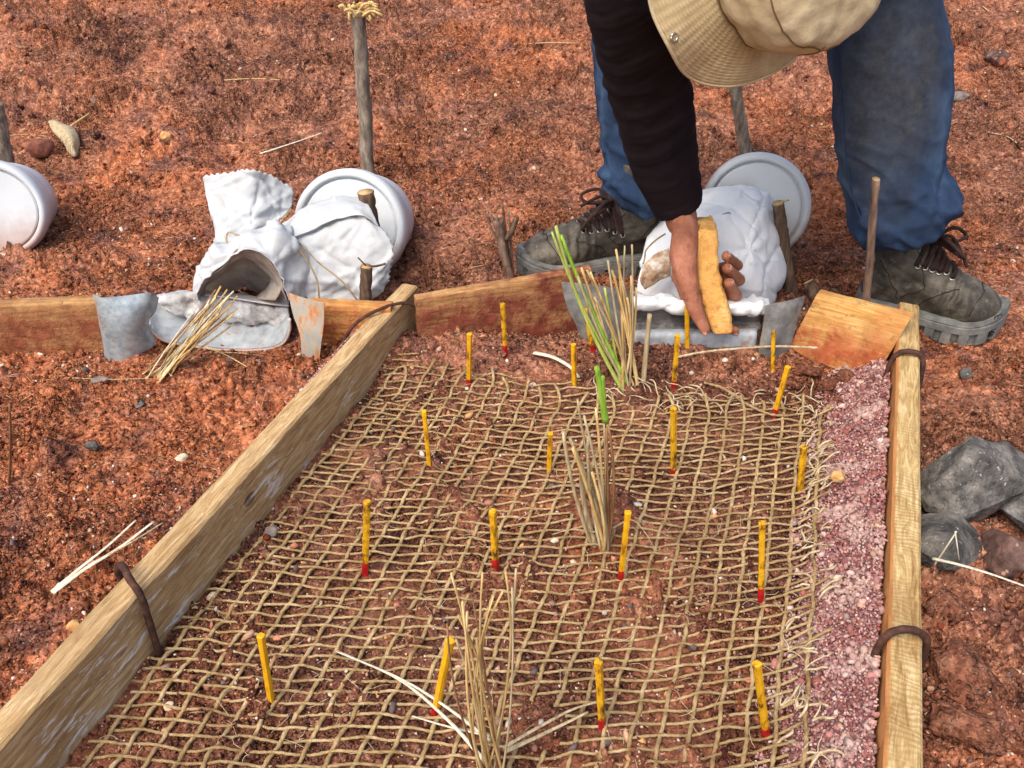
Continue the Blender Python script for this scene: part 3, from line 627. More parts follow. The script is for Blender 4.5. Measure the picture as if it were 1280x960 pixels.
# the long loose cord at the head of the net and a few curls
def cord(px, lift, r, mat, label, cat='cord'):
    pts = []
    for (a, b), l in zip(px, lift): p = onG(a, b, l); pts.append(p)
    P = spline(np.array(pts), 60); V, F = tube(P, r, 7, ply=2, twist=300); o = MB().add(V, F).put('loose_cord', mat); return tag(o, label, cat)
cord([(848, 446), (880, 440), (920, 436), (965, 433), (1005, 434), (1022, 435)], [.012, .02, .026, .03, .036, .034], .0022, PJUTE, 'loose jute cord stretched in front of the right gutter towards the yellow board')
cord([(880, 478), (905, 486), (930, 503), (960, 517), (985, 520)], [.008, .012, .012, .01, .006], .0022, JUTE, 'slack jute cord sagging at the upper right corner of the net')
cord([(1030, 560), (1012, 575), (1018, 590), (1000, 600)], [.02, .016, .012, .008], .0016, PJUTE, 'short curl of pale cord at the right edge of the net near a yellow peg')

# ------------------------------------------------------------------ yellow pegs with red feet
nt = NT('yellow_paint', .55, .4); c = nt.ramp(nt.noise(60, 4, .7, nt.vec((1, 1, .35))), [(.34, lin(140, 92, 14)), (.42, lin(208, 150, 10)), (.6, lin(228, 172, 18)), (.75, lin(236, 192, 56))]); nt.col(c); nt.bump(nt.noise(220, 3), .0006); YEL = nt.m
nt = NT('worn_yellow_paint', .6, .4); c = nt.ramp(nt.noise(70, 5, .75, nt.vec((1, 1, .5))), [(.37, lin(70, 52, 20)), (.44, lin(166, 116, 14)), (.52, lin(216, 160, 14)), (.75, lin(230, 184, 44))]); nt.col(c); nt.bump(nt.noise(220, 3), .0008); YELW = nt.m
nt = NT('red_paint', .5, .4); nt.col(nt.ramp(nt.noise(90, 3), [(.3, lin(140, 14, 18)), (.6, lin(190, 24, 30))])); RED = nt.m
pegs = [  # top x,y  base x,y  red length px  worn  label
 (587, 417, 586, 482, 9, 0, 'yellow red-footed peg on bare soil by the left corner of the net head'),
 (628, 379, 632, 446, 15, 1, 'yellow red-footed peg standing against the red mud board'),
 (731, 386, 741, 438, 8, 1, 'yellow red-footed peg behind the tall grass tuft, touching the grey sheet'),
 (717, 430, 718, 484, 0, 0, 'short all yellow peg beside the curved pale bark strip'),
 (859, 382, 859, 437, 0, 0, 'slim all yellow peg under the worker\'s hand'),
 (847, 419, 842, 484, 9, 1, 'yellow red-footed peg right of the tall grass tuft, below the fingers'),
 (967, 414, 966, 464, 0, 1, 'dull all yellow peg in front of the dark folded sheet'),
 (985, 458, 967, 522, 12, 0, 'leaning yellow peg with red tip at the upper right corner of the net'),
 (530, 513, 537, 586, 5, 0, 'yellow peg at left of the net, second peg down from the corner by the plank'),
 (688, 541, 686, 590, 0, 0, 'short yellow peg just left of the half green grass tuft'),
 (842, 510, 842, 593, 8, 1, 'tall yellow red-footed peg right of the half green grass tuft'),
 (1005, 558, 1000, 614, 0, 1, 'mottled yellow peg at the right edge of the net beside the gravel bank'),
 (459, 627, 456, 718, 17, 1, 'yellow red-footed peg standing alone left of centre on the net'),
 (616, 638, 620, 715, 18, 1, 'yellow red-footed peg behind the dry foreground grass tuft'),
 (785, 640, 775, 729, 18, 0, 'bright yellow peg with clear red foot below the half green grass tuft'),
 (953, 653, 951, 753, 20, 1, 'mottled yellow red-footed peg at right near the gravel bank, middle of the net'),
 (326, 794, 340, 882, 4, 0, 'leaning yellow peg lowest at left, near the iron hook'),
 (563, 800, 543, 896, 14, 0, 'slanting yellow red-footed peg left of the dry foreground grass tuft'),
 (748, 826, 753, 910, 13, 1, 'yellow peg with dark red foot right of the foreground grass tuft'),
 (946, 829, 958, 922, 14, 1, 'scorched yellow dark red-footed peg nearest the lower right gravel'),
]
for i, (tx, ty, bx, by, rp, worn, lab) in enumerate(pegs):
    b = onG(bx, by); t = atY(tx, ty, b[1]+random.uniform(-.006, .006)); ax = t-b; L = np.linalg.norm(ax); ax /= L
    root = thing('marker_peg', lab, 'peg', b, 'yellow marker pegs in the plot')
    a = np.cross(ax, [0, 1, 0]); a /= np.linalg.norm(a); c2 = np.cross(ax, a); rot = random.uniform(0, 1.5); r = .0047*(1+random.uniform(-.12, .12))
    def ringat(s, rr): return b+ax*s+np.array([(a*math.cos(rot+q*math.pi/4)+c2*math.sin(rot+q*math.pi/4))*rr*(1 if q % 2 == 0 else .84) for q in range(8)])
    red = rp/math.hypot(tx-bx, ty-by)*L if rp else 0
    ss = np.linspace(red, L-.0006, 16); V, F = loft([ringat(s, r*(1+.05*math.sin(s*300+i))*(1.12 if s > L*.93 else 1)) for s in ss]+[ringat(L, r*.8)])
    MB().add(V, F).put('stick', YELW if worn else YEL, root, smooth=False)
    if rp:
        V, F = loft([ringat(s, r*1.02) for s in np.linspace(-.012, red, 5)]); MB().add(V, F).put('red_foot', RED, root, smooth=False)
    else:
        V, F = loft([ringat(s, r*.98) for s in (-.012, 0.)]); MB().add(V, F).put('stick_foot', YEL, root, smooth=False)

# ------------------------------------------------------------------ cut grass tufts
def straw(name, c0, c1, c2):
    nt = NT(name, .75, .3); g = nt.noise(30, 3, .6, nt.vec((6, 6, .6))); nt.col(nt.ramp(g, [(.3, c0), (.5, c1), (.7, c2)])); nt.bump(nt.noise(160, 3, .6, nt.vec((6, 6, .3))), .001, .8); return nt.m
STR = straw('dry_straw', lin(170, 134, 80), lin(206, 174, 114), lin(226, 200, 148)); STRG = straw('grey_straw', lin(140, 122, 92), lin(180, 162, 126), lin(208, 192, 156))
STRB = straw('brown_straw', lin(110, 76, 48), lin(140, 100, 68), lin(168, 126, 90)); STRW = straw('bleached_blade', lin(190, 180, 150), lin(214, 206, 182), lin(232, 226, 208))
GRN = straw('green_blade', lin(104, 146, 40), lin(140, 178, 58), lin(178, 202, 96)); GRN2 = straw('yellow_green_blade', lin(148, 164, 72), lin(176, 186, 92), lin(198, 202, 120))
def blade(root, b, t, r, mat, bend=(0, 0, 0), name='stalk', flat=.5, taper=(1., .75), n=14, cutend=True):
    b, t = np.array(b, float), np.array(t, float); q = np.linspace(0, 1, n)[:, None]
    P = b+(t-b)*q+np.array(bend)*(4*q*(1-q)); V, F = tube(P, r*np.linspace(taper[0], taper[1], n), 7, flat=flat)
    return MB().add(V, F).put(name, mat, root)
def tuft(base, tops, label, cat='grass tuft', name='grass_tuft', group='cut grass tufts planted in the net', spread=.012, rk=1.35):
    b = onG(*base); root = thing(name, label, cat, b, group)
    for (x, y, r, mat, dY) in tops:
        bb = b+np.array([random.gauss(0, spread), random.gauss(0, spread*.6), -.012]); t = atY(x, y, b[1]+dY)
        nm = 'green_blade' if mat in (GRN, GRN2) else 'stalk'
        L = np.linalg.norm(t-bb); blade(root, bb, t, r*rk, mat, (random.gauss(0, .012)*L*2, random.gauss(0, .01), 0), nm)
    return root
t3 = tuft((618, 985), [(564, 717, .0028, STR, .0), (603, 716, .0028, STR, .01), (632, 715, .0026, STR, .0), (645, 712, .0032, STRG, .02), (578, 752, .003, STR, -.02), (559, 780, .0026, STRB, .0), (573, 770, .003, STR, .02), (591, 750, .0024, STRB, .03), (584, 765, .0034, STR, -.01), (628, 740, .0028, STR, .03), (640, 735, .0026, STRG, -.01), (610, 760, .003, STR, .02), (617, 745, .0022, STR, -.02), (570, 800, .003, STRG, .03), (596, 800, .0034, STR, .0)],
     'dry cut grass tuft nearest the camera with long bleached blades lying out', spread=.009, rk=.95)
def lay(root, px, lift, r, mat, name='fallen_blade', flat=.3):
    P = spline(np.array([onG(a, b, l) for (a, b), l in zip(px, lift)]), 30); V, F = tube(P, r*np.linspace(1, .5, 30), 6, flat=flat); return MB().add(V, F).put(name, mat, root)
lay(t3, [(612, 925), (560, 885), (500, 848), (420, 814)], [.02, .03, .03, .02], .0022, STRW); lay(t3, [(605, 950), (560, 900), (500, 850), (425, 815)], [.02, .02, .022, .012], .0026, STRW)
lay(t3, [(628, 935), (680, 905), (720, 885), (768, 872)], [.02, .03, .03, .03], .0024, STRG); lay(t3, [(630, 940), (690, 912), (735, 890)], [.02, .028, .03], .003, STRG); lay(t3, [(612, 920), (560, 908), (515, 895)], [.012, .012, .01], .0018, STRW)
t2 = tuft((757, 684), [(758, 535, .003, STRB, .0), (704, 540, .0036, STRG, 0), (712, 548, .0034, STRG, .01), (722, 500, .0024, STRG, .01), (730, 520, .0026, STRG, -.01), (735, 548, .0032, STRG, .0), (745, 510, .0028, STR, .01), (760, 530, .0028, STRB, .0), (716, 560, .0034, STR, -.01), (728, 580, .003, STRG, .015), (740, 590, .003, STR, -.01), (766, 570, .0024, STRB, .01), (771, 610, .0024, STRB, .0)],
     'half dead grass tuft in mid net with one short bright green blade', spread=.009, rk=1.65)
for (x0, y0, x1, y1, r) in ((757, 526, 746, 459, .006), (756, 524, 753, 470, .0045)):
    bb = onG(757, 684); blade(t2, bb+np.array([.004, .004, -.01]), atY(x0, y0-6, bb[1]+.004), .0036, GRN2 if r > .005 else STRG, (0, 0, 0), 'stalk', flat=.7, taper=(1., 1.)); blade(t2, atY(x0, y0, bb[1]+.004), atY(x1, y1, bb[1]), r, GRN, (0, 0, 0), 'green_blade', flat=.8, taper=(1., .7))
lay(t2, [(765, 660), (790, 650), (808, 668), (820, 690)], [.03, .03, .02, .01], .0018, STRG); lay(t2, [(745, 665), (715, 662), (690, 668)], [.02, .03, .01], .0016, STRG)
t1 = tuft((788, 482), [(695, 283, .0042, GRN2, .0), (701, 294, .005, GRN, .005), (690, 290, .003, GRN2, -.01), (722, 345, .0032, STRG, -.01), (727, 335, .0036, STR, .0), (738, 340, .0032, STR, .01), (734, 338, .003, STRG, .02), (760, 326, .0028, STRG, .0), (765, 338, .003, STR, .01), (770, 312, .003, STR, .0), (774, 330, .0036, STR, .015), (781, 308, .0022, STRG, .0), (790, 306, .0024, STRG, -.01), (789, 345, .0032, STR, .01), (795, 360, .003, STR, .0), (756, 360, .0034, GRN2, .02), (746, 380, .003, STRG, .0), (743, 372, .0028, STR, -.01), (768, 345, .0032, STR, .02), (778, 352, .003, STRG, -.015), (784, 372, .003, STR, -.01)],
     'tall cut grass tuft with long green blade in front of the red mud board', spread=.011, rk=1.6)
lay(t1, [(790, 470), (810, 478), (830, 488)], [.02, .02, .01], .0016, STRG)
# the bundle beyond the left plank, leaning right
b = onG(196, 468); root = thing('straw_bundle', 'fan of cut yellow straw leaning in front of the left gutter', 'straw bundle', b)
for (x, y, r, mat, dY) in [(276, 358, .0034, STR, .05), (284, 362, .0032, STR, .06), (292, 364, .003, STRW, .05), (270, 372, .0034, STR, .04), (286, 372, .0036, STR, .07), (297, 370, .003, STR, .06), (290, 380, .0032, STR, .05), (296, 386, .003, STRG, .03), (293, 404, .003, STR, .03), (292, 392, .003, STR, .02), (278, 384, .0034, STR, .02), (262, 380, .0032, STRG, .0), (242, 390, .0022, STRW, .0), (282, 398, .003, STRG, .06), (270, 362, .0026, STRB, .02), (274, 392, .003, STR, .0), (264, 370, .003, STRW, .05), (288, 368, .003, STR, .02)]:
    bb = b+np.array([random.gauss(0, .012), random.gauss(0, .008), -.004]); blade(root, bb, atY(x, y, b[1]+dY), r*1.12, mat, (random.gauss(0, .004), 0, random.gauss(0, .003)))
lay(root, [(255, 432), (285, 445), (318, 464)], [.02, .016, .008], .002, STR); lay(root, [(262, 440), (295, 441), (325, 444)], [.016, .012, .008], .0016, STRG); lay(root, [(215, 470), (205, 462), (196, 470)], [.012, .012, .01], .0014, STRG)
def scrap(name, px, lift, r, mat, label, cat, flat=.4, taper=(1, .6), group=None, n=24):
    P = spline(np.array([onG(a, b, l) for (a, b), l in zip(px, lift)]), n); V, F = tube(P, r*np.linspace(*taper, n), 7, flat=flat); o = MB().add(V, F).put(name, mat); return tag(o, label, cat, group)
root = thing('cut_leaf_blades', 'two pale split leaf blades lying on red soil left of the plank', 'leaf blades', onG(70, 738))
lay(root, [(64, 740), (95, 714), (135, 682), (170, 650)], [.02, .03, .034, .034], .0034, STRW, 'blade'); lay(root, [(66, 741), (105, 712), (150, 684), (192, 652)], [.02, .032, .036, .038], .004, STRW, 'blade'); lay(root, [(110, 706), (160, 680), (204, 653)], [.032, .038, .036], .002, STRG, 'blade')
b = onG(8, 606); blade(None, b-np.array([0, 0, .01]), atY(12, 505, b[1]+.01), .0034, STRB, (.002, 0, 0), 'thin_stick', taper=(1.2, .7)); tag(bpy.context.scene.objects['thin_stick'], 'thin brown stick standing at the left photo edge', 'stick')
scrap('straw_twig', [(325, 192), (350, 184), (380, 174), (402, 166)], [.012, .014, .012, .01], .004, STRW, 'long straw twig on bare soil above the upright bag flap', 'twig')
scrap('straw_twig', [(0, 170), (30, 168), (60, 170)], [.01]*3, .002, STR, 'faint straw at the left photo edge above the bucket', 'twig')
scrap('straw_twig', [(655, 55), (690, 53), (720, 54)], [.012]*3, .0035, STR, 'pale straw lying left of the black sleeve', 'twig')
scrap('straw_twig', [(280, 100), (320, 98), (352, 100)], [.012]*3, .0035, STR, 'straw lying in the background left of the tall post', 'twig')
scrap('straw_twig', [(1215, 0), (1225, 5), (1236, 14)], [.012]*3, .004, STR, 'short straw at the top right of the photo', 'twig')
scrap('straw_twig', [(1235, 165), (1262, 172), (1282, 190)], [.012]*3, .003, STRG, 'curved straw beside the right jeans leg at the photo edge', 'twig')
scrap('straw_twig', [(85, 472), (130, 474), (190, 473)], [.008]*3, .0012, STRG, 'long thin straw on soil below the galvanised plate', 'twig')
scrap('straw_twig', [(1166, 698), (1200, 706), (1240, 718), (1285, 734)], [.05, .06, .05, .04], .0028, STRW, 'long pale straw lying across the rubble right of the plank', 'twig')
scrap('straw_twig', [(1168, 706), (1182, 685), (1196, 664)], [.04, .075, .10], .0018, STRW, 'thin split straw leaning on the dark rocks', 'twig')
scrap('straw_twig', [(1194, 664), (1197, 685), (1199, 700)], [.10, .08, .05], .0012, STRW, 'finest upright straw leaning on the dark rocks', 'twig')
scrap('bark_strip', [(668, 441), (690, 446), (712, 458), (724, 472)], [.012, .018, .016, .008], .0052, STRW, 'curved pale bark strip on soil at the head of the net', 'bark', flat=.5)
b = onG(804, 478); blade(None, b-np.array([0, 0, .02]), atY(812, 393, b[1]), .0062, STRG, (0, 0, 0), 'grey_stub', flat=.7, taper=(1.2, .9)); tag(SC.objects['grey_stub'], 'split grey wood stub standing right of the tall grass tuft', 'stub')
# ------------------------------------------------------------------ stones
def rock_mesh(seed, npts=26, rough=.05, sub=4, sm=1):
    rng = np.random.default_rng(seed); p = rng.normal(size=(npts, 3)); p /= np.linalg.norm(p, axis=1)[:, None]; p *= rng.uniform(.82, 1.05, (npts, 1))
    bm = bmesh.new()
    for q in p: bm.verts.new(q)
    r = bmesh.ops.convex_hull(bm, input=bm.verts); bmesh.ops.triangulate(bm, faces=bm.faces)
    bmesh.ops.subdivide_edges(bm, edges=bm.edges, cuts=sub, use_grid_fill=True)
    for _ in range(sm): bmesh.ops.smooth_vert(bm, verts=bm.verts, factor=.5, use_axis_x=True, use_axis_y=True, use_axis_z=True)
    bm.verts.ensure_lookup_table(); V = np.array([v.co[:] for v in bm.verts]); F = [[v.index for v in f.verts] for f in bm.faces]; bm.free()
    V = V*(1+rough*fbm(V*2.2+seed, 4, seed, .6)+.28*rough*fbm(V*9+seed, 3, seed+4))[:, None]; return V, F
def stone(name, px, size, mat, label, cat, seed, rot=0., group=None, sink=.3, npts=26, rough=.06, loc=None, sub=3):
    V, F = rock_mesh(seed, npts, rough, sub, 0 if name == 'basalt_rock' else 1); c, s = math.cos(rot), math.sin(rot)
    V = V*np.array(size); V = np.stack([V[:, 0]*c-V[:, 1]*s, V[:, 0]*s+V[:, 1]*c, V[:, 2]], 1)
    b = onG(*px) if loc is None else np.array(loc); V = V+b+np.array([0, 0, size[2]*(1-sink)])
    o = MB().add(V, F).put(name, mat)
    if name == 'basalt_rock':
        try: o.data.set_sharp_from_angle(angle=R(24))
        except Exception: pass
    return tag(o, label, cat, group)
nt = NT('basalt', .85, .3)
c = nt.ramp(nt.noise(26, 5, .65), [(.3, lin(56, 54, 52)), (.46, lin(94, 91, 87)), (.62, lin(136, 131, 124)), (.78, lin(176, 168, 157))]); c = nt.mix(nt.ramp(nt.noise(9, 3), [(.58, 0.), (.7, .55)]), c, lin(128, 84, 66))
c = nt.mix(nt.ramp(nt.noise(120, 2), [(.68, 0.), (.72, .8)]), c, lin(190, 186, 178)); nt.col(c); nt.bump(nt.noise(40, 6, .7), .012); nt.bump(nt.vor(90), .004, .7); nt.bump(nt.noise(190, 3, .7), .003); BASALT = nt.m
nt = NT('dusty_rock', .9, .2); c = nt.ramp(nt.noise(30, 6, .7), [(.35, lin(70, 50, 46)), (.5, lin(108, 84, 76)), (.65, lin(136, 104, 92))]); c = nt.mix(nt.ramp(nt.noise(14, 3), [(.52, 0.), (.6, .9)]), c, lin(176, 96, 70)); c = nt.mix(nt.ramp(nt.vor(60), [(.12, .8), (.2, 0.)]), c, lin(200, 160, 140)); nt.col(c); nt.bump(nt.noise(70, 6, .7), .006); DUSTY = nt.m
nt = NT('red_rock', .9, .2); nt.col(nt.ramp(nt.noise(34, 5, .65), [(.3, lin(84, 50, 44)), (.5, lin(130, 80, 66)), (.7, lin(160, 112, 94))])); nt.bump(nt.noise(80, 5, .7), .005); REDROCK = nt.m
nt = NT('ochre_stone', .8, .3); nt.col(nt.ramp(nt.noise(60, 4, .6), [(.3, lin(168, 110, 56)), (.5, lin(202, 156, 100)), (.7, lin(222, 196, 150))])); nt.bump(nt.noise(90, 4), .002); OCHRE = nt.m
nt = NT('pale_stone', .8, .3); nt.col(nt.ramp(nt.noise(60, 4, .6), [(.3, lin(176, 150, 122)), (.55, lin(212, 196, 172)), (.75, lin(232, 224, 210))])); nt.bump(nt.noise(90, 4), .002); PALE = nt.m
nt = NT('grey_stone', .8, .3); nt.col(nt.ramp(nt.noise(50, 4, .6), [(.3, lin(96, 88, 84)), (.55, lin(140, 128, 120)), (.75, lin(172, 160, 150))])); nt.bump(nt.noise(90, 4), .003); GREYS = nt.m
stone('basalt_rock', (1204, 632), (.1, .075, .068), BASALT, 'largest grey basalt rock against the outer side of the right plank', 'rock', 3, .4, 'rocks right of the plank', npts=13, rough=.09, sub=5, sink=.2)
stone('basalt_rock', (1190, 694), (.082, .058, .05), BASALT, 'grey rock below the largest basalt rock, with straw on it', 'rock', 5, .1, 'rocks right of the plank', npts=13, rough=.09, sub=5, sink=.35)
stone('basalt_rock', (1268, 660), (.05, .045, .036), BASALT, 'dark rock at the photo edge beside the largest basalt rock', 'rock', 8, 1.1, 'rocks right of the plank', npts=13, rough=.1, sub=4, sink=.3)
stone('mottled_rock', (1258, 706), (.05, .045, .036), DUSTY, 'red crusted speckled rock at the right photo edge under the basalt', 'rock', 9, .3, 'rocks right of the plank', npts=20, rough=.12, sub=5, sink=.35)
stone('clod', (1196, 852), (.042, .05, .026), SOIL, 'dark red clod beside the right plank hook', 'clod', 12, .8, 'clods along the plank', rough=.2, sub=5, sink=.45)
stone('clod', (1205, 922), (.05, .034, .022), SOIL, 'flat dark red clod lowest beside the right plank', 'clod', 14, -.4, 'clods along the plank', rough=.2, sub=5, sink=.4)
stone('clod', (1176, 770), (.03, .028, .02), SOIL, 'crumbling red clod under the pale straw by the right plank', 'clod', 15, .2, 'clods along the plank', rough=.2, sub=5, sink=.4)
stone('field_stone', (54, 196), (.042, .036, .03), REDROCK, 'rounded reddish stone beside the dry leaf, top left', 'stone', 20, .2, sink=.15, rough=.04)
stone('field_stone', (208, 176), (.02, .02, .018), OCHRE, 'small orange clod right of the dry leaf', 'stone', 21, 0)
stone('field_stone', (1243, 80), (.045, .05, .03), DUSTY, 'crumbly pinkish stone at the upper right beyond the jeans leg', 'stone', 22, .5, rough=.14)
stone('field_stone', (120, 132), (.016, .016, .016), GREYS, 'tiny grey stone above the dry leaf', 'stone', 23, .5)
stone('flat_slate', (1190, 124), (.06, .035, .02), GREYS, 'grey flat stone edge behind the right jeans leg', 'stone', 24, .2, sink=.4)
stone('pebble', (228, 575), (.0125, .009, .007), PALE, 'smooth cream pebble on red soil left of the plank', 'pebble', 30, .1, 'pebbles on the soil')
stone('pebble', (175, 508), (.014, .011, .006), BASALT, 'flat black stone below the galvanised plate', 'pebble', 31, -.4, 'pebbles on the soil')
stone('pebble', (126, 478), (.018, .012, .007), GREYS, 'long grey stone under the galvanised plate', 'pebble', 32, .1, 'pebbles on the soil')
stone('pebble', (116, 562), (.013, .011, .009), BASALT, 'dark lump of stone left of the cream pebble', 'pebble', 33, .6, 'pebbles on the soil')
stone('pebble', (94, 786), (.010, .008, .008), OCHRE, 'orange pebble close to the left plank by the iron hook', 'pebble', 34, .6, 'pebbles on the soil')
stone('pebble', (68, 650), (.012, .009, .007), OCHRE, 'tan pebble above the pale leaf blades', 'pebble', 35, .2, 'pebbles on the soil')
stone('pebble', (377, 500), (.008, .007, .007), PALE, 'white pebble against the outer side of the left plank', 'pebble', 36, .2, 'pebbles on the soil')
stone('pebble', (266, 749), (.008, .007, .007), PALE, 'white pebble inside the left plank under the net edge', 'pebble', 37, .2, 'pebbles on the soil')
stone('pebble', (340, 668), (.013, .011, .009), GREYS, 'grey stone against the inner side of the left plank', 'pebble', 38, .3, 'pebbles on the soil')
stone('pebble', (212, 885), (.008, .006, .005), PALE, 'pale pebble under the net beside the lowest left peg', 'pebble', 39, .3, 'pebbles on the soil')
stone('pebble', (801, 930), (.0065, .005, .005), OCHRE, 'upper tan pebble in the net right of the foreground tuft', 'pebble', 40, .3, 'pebbles on the soil')
stone('pebble', (802, 948), (.0065, .0055, .005), OCHRE, 'lower round tan pebble in the net right of the foreground tuft', 'pebble', 41, .3, 'pebbles on the soil')
stone('pebble', (666, 483), (.007, .005, .005), PALE, 'white pebble at the far edge of the net below the bark strip', 'pebble', 42, .3, 'pebbles on the soil')
stone('pebble', (693, 678), (.007, .006, .005), PALE, 'white pebble left of the half green tuft', 'pebble', 43, .3, 'pebbles on the soil')
stone('pebble', (1046, 606), (.011, .012, .010), OCHRE, 'yellow stone on the gravel bank beside the mottled peg', 'pebble', 44, .3, 'pebbles on the soil', loc=onG(1046, 600, .03))
stone('pebble', (1044, 735), (.007, .006, .006), PALE, 'white pebble in the middle of the gravel bank', 'pebble', 45, .3, 'pebbles on the soil', loc=onG(1046, 726, .03))
stone('pebble', (1062, 900), (.006, .006, .006), PALE, 'white pebble at the lower end of the gravel bank', 'pebble', 46, .3, 'pebbles on the soil', loc=onG(1062, 896, .03))
stone('pebble', (1206, 472), (.018, .014, .012), BASALT, 'small dark stone below the right boot toe', 'pebble', 47, .3, 'pebbles on the soil')
stone('pebble', (70, 440), (.012, .01, .009), REDROCK, 'reddish lump at the foot of the brown board', 'pebble', 48, .3, 'pebbles on the soil')
stone('pebble', (288, 452), (.008, .007, .005), GREYS, 'small grey pebble right of the straw bundle', 'pebble', 49, .3, 'pebbles on the soil')
# dry leaf
g = patch(np.array([[onG(60, 152, .02), onG(66, 150, .03), onG(74, 152, .02)], [onG(66, 164, .03), onG(80, 160, .05), onG(92, 160, .03)], [onG(78, 178, .03), onG(88, 176, .05), onG(99, 174, .03)], [onG(88, 194, .015), onG(94, 196, .02), onG(99, 192, .012)]]), 16, 12)
V, F = sheet(wrinkle(g, .004, 40, 3), .0012); root = thing('dry_leaf', 'curled pale dry leaf on soil beside the reddish stone', 'leaf', onG(80, 180)); MB().add(V, F).put('leaf_blade', STRG, root)
V, F = tube(spline(np.array([onG(88, 158, .03), onG(100, 150, .03), onG(112, 142, .02)]), 10), .003, 6); MB().add(V, F).put('leaf_stem', STR, root)
# a few mud crusts at the foot of the end boards
for i, (px, sz) in enumerate([((1010, 470), (.03, .02, .012)), ((1032, 486), (.026, .02, .012)), ((1058, 480), (.03, .022, .016)), ((990, 486), (.02, .016, .01)), ((1076, 496), (.026, .02, .018))]):
    stone('mud_crust', px, sz, SOIL, ['mud crust below the middle of the yellow board foot','mud crust lowest below the yellow board','mud crust between yellow board and gravel bank','small mud crust in front of the dark folded sheet','mud crust at the top of the gravel bank'][i], 'mud crust', 60+i, i*.7, 'mud crusts below the yellow board', rough=.2, npts=14)

# ------------------------------------------------------------------ wooden stakes
nt = NT('grey_bark', .9, .2); c = nt.ramp(nt.noise(30, 6, .7, nt.vec((2.2, 2.2, .6))), [(.3, lin(70, 60, 52)), (.48, lin(122, 110, 98)), (.62, lin(160, 148, 132)), (.78, lin(186, 172, 152))]); nt.col(c); nt.bump(nt.noise(50, 6, .7, nt.vec((2.5, 2.5, .5))), .004, .9); BARK = nt.m
nt = NT('brown_bark', .9, .2); c = nt.ramp(nt.noise(30, 6, .7, nt.vec((2.5, 2.5, .4))), [(.3, lin(58, 44, 36)), (.5, lin(98, 78, 64)), (.66, lin(132, 110, 92)), (.8, lin(156, 132, 108))]); nt.col(c); nt.bump(nt.noise(70, 6, .7, nt.vec((3, 3, .3))), .003, .9); BBARK = nt.m
nt = NT('cut_wood', .85, .2); nt.col(nt.ramp(nt.noise(60, 4), [(.3, lin(150, 118, 78)), (.6, lin(196, 164, 118))])); CUTW = nt.m
nt = NT('sun_grey_wood', .9, .2); c = nt.ramp(nt.noise(12, 6, .7, nt.vec((8, 8, 1))), [(.3, lin(76, 60, 52)), (.5, lin(124, 100, 86)), (.7, lin(164, 140, 120))]); nt.col(c); nt.bump(nt.noise(20, 6, .7, nt.vec((8, 8, .7))), .003, .9); SGW = nt.m
def stake(base, top, r, mat, label, dY=0., taper=(1.05, .95), name='wooden_stake', cat='stake', wob=.006, flat=1., seg=12, topcut=True, seed=0, group=None, basept=None):
    b = onG(*base) if basept is None else np.array(basept); t = atY(top[0], top[1], b[1]+dY); root = thing(name, label, cat, b, group); n = 26; q = np.linspace(-.06, 1, n)
    P = b+(t-b)*q[:, None]; wv = np.stack([q*3+seed, q*0, q*0+seed], 1); P[:, 0] += wob*vnoise(wv, 3)*np.sin(np.clip(q, 0, 1)*math.pi); P[:, 1] += wob*vnoise(wv, 4)*np.sin(np.clip(q, 0, 1)*math.pi)
    V, F = tube(P, r*np.linspace(*taper, n), seg, flat=flat); V = V+.0012*(r/.012)*vnormals(V, [f for f in F if len(f) == 4])*fbm(V*90, 3, seed)[:, None]*2
    MB().add(V, F).put('shaft', mat, root)
    if topcut:
        d = (t-b)/np.linalg.norm(t-b); V, F = tube(np.array([t-d*.001, t+d*.0012]), r*taper[1]*.93, seg, flat=flat); MB().add(V, F).put('cut_top', CUTW, root)
    return root, b, t
GS = 'tall stakes behind the buckets'
r_, b, t = stake((462, 232), (447, 12), .0175, BARK, 'tall grey stake with frayed top behind the middle bucket', wob=.012, group=GS, seed=2)
mb = MB()
for i in range(46):
    a = random.uniform(0, 6.28); q = t+np.array([random.gauss(0, .012), random.gauss(0, .012), -.012]); o_ = np.array([math.cos(a)*random.uniform(.012, .05)+.008, math.sin(a)*.02, random.uniform(-.012, .03)])
    V, F = tube(spline(np.array([q, q+o_*.5+np.array([0, 0, .012]), q+o_]), 6), random.uniform(.0015, .0042), 5); mb.add(V, F)
mb.put('frayed_top', STR, r_)
stake((14, 235), (-6, 130), .02, BARK, 'grey stake behind the left bucket at the photo edge', group=GS, seed=4)
stake((934, 204), (908, 40), .0165, BARK, 'grey stake behind the right bucket, between the worker\'s legs', group=GS, seed=6)
GB = 'short stakes holding the bags'
stake((474, 300), (457, 240), .015, BBARK, 'short stake with pale sawn top leaning on the middle bucket lid', group=GB, seed=7, dY=.0, taper=(.8, 1.1), basept=atY(478, 350, 1.645))
r_, b, t = stake((456, 384), (458, 333), .0115, BBARK, 'short dark stake with a twig at the corner of the tied bag', group=GB, seed=8, basept=atY(456, 396, 1.475))
V, F = tube(spline(np.array([t, t+np.array([.02, 0, .001]), t+np.array([.036, 0, .006])]), 6), .0022, 5); MB().add(V, F).put('twig', BBARK, r_); V, F = tube(np.array([t, t+np.array([-.014, 0, .018])]), .0016, 5); MB().add(V, F).put('twig', BBARK, r_)
r_, b, t = stake((640, 358), (622, 275), .016, SGW, 'split grey stump of several splinters before the left boot toe', group=GB, seed=9, topcut=False, taper=(.9, .85), flat=.7)
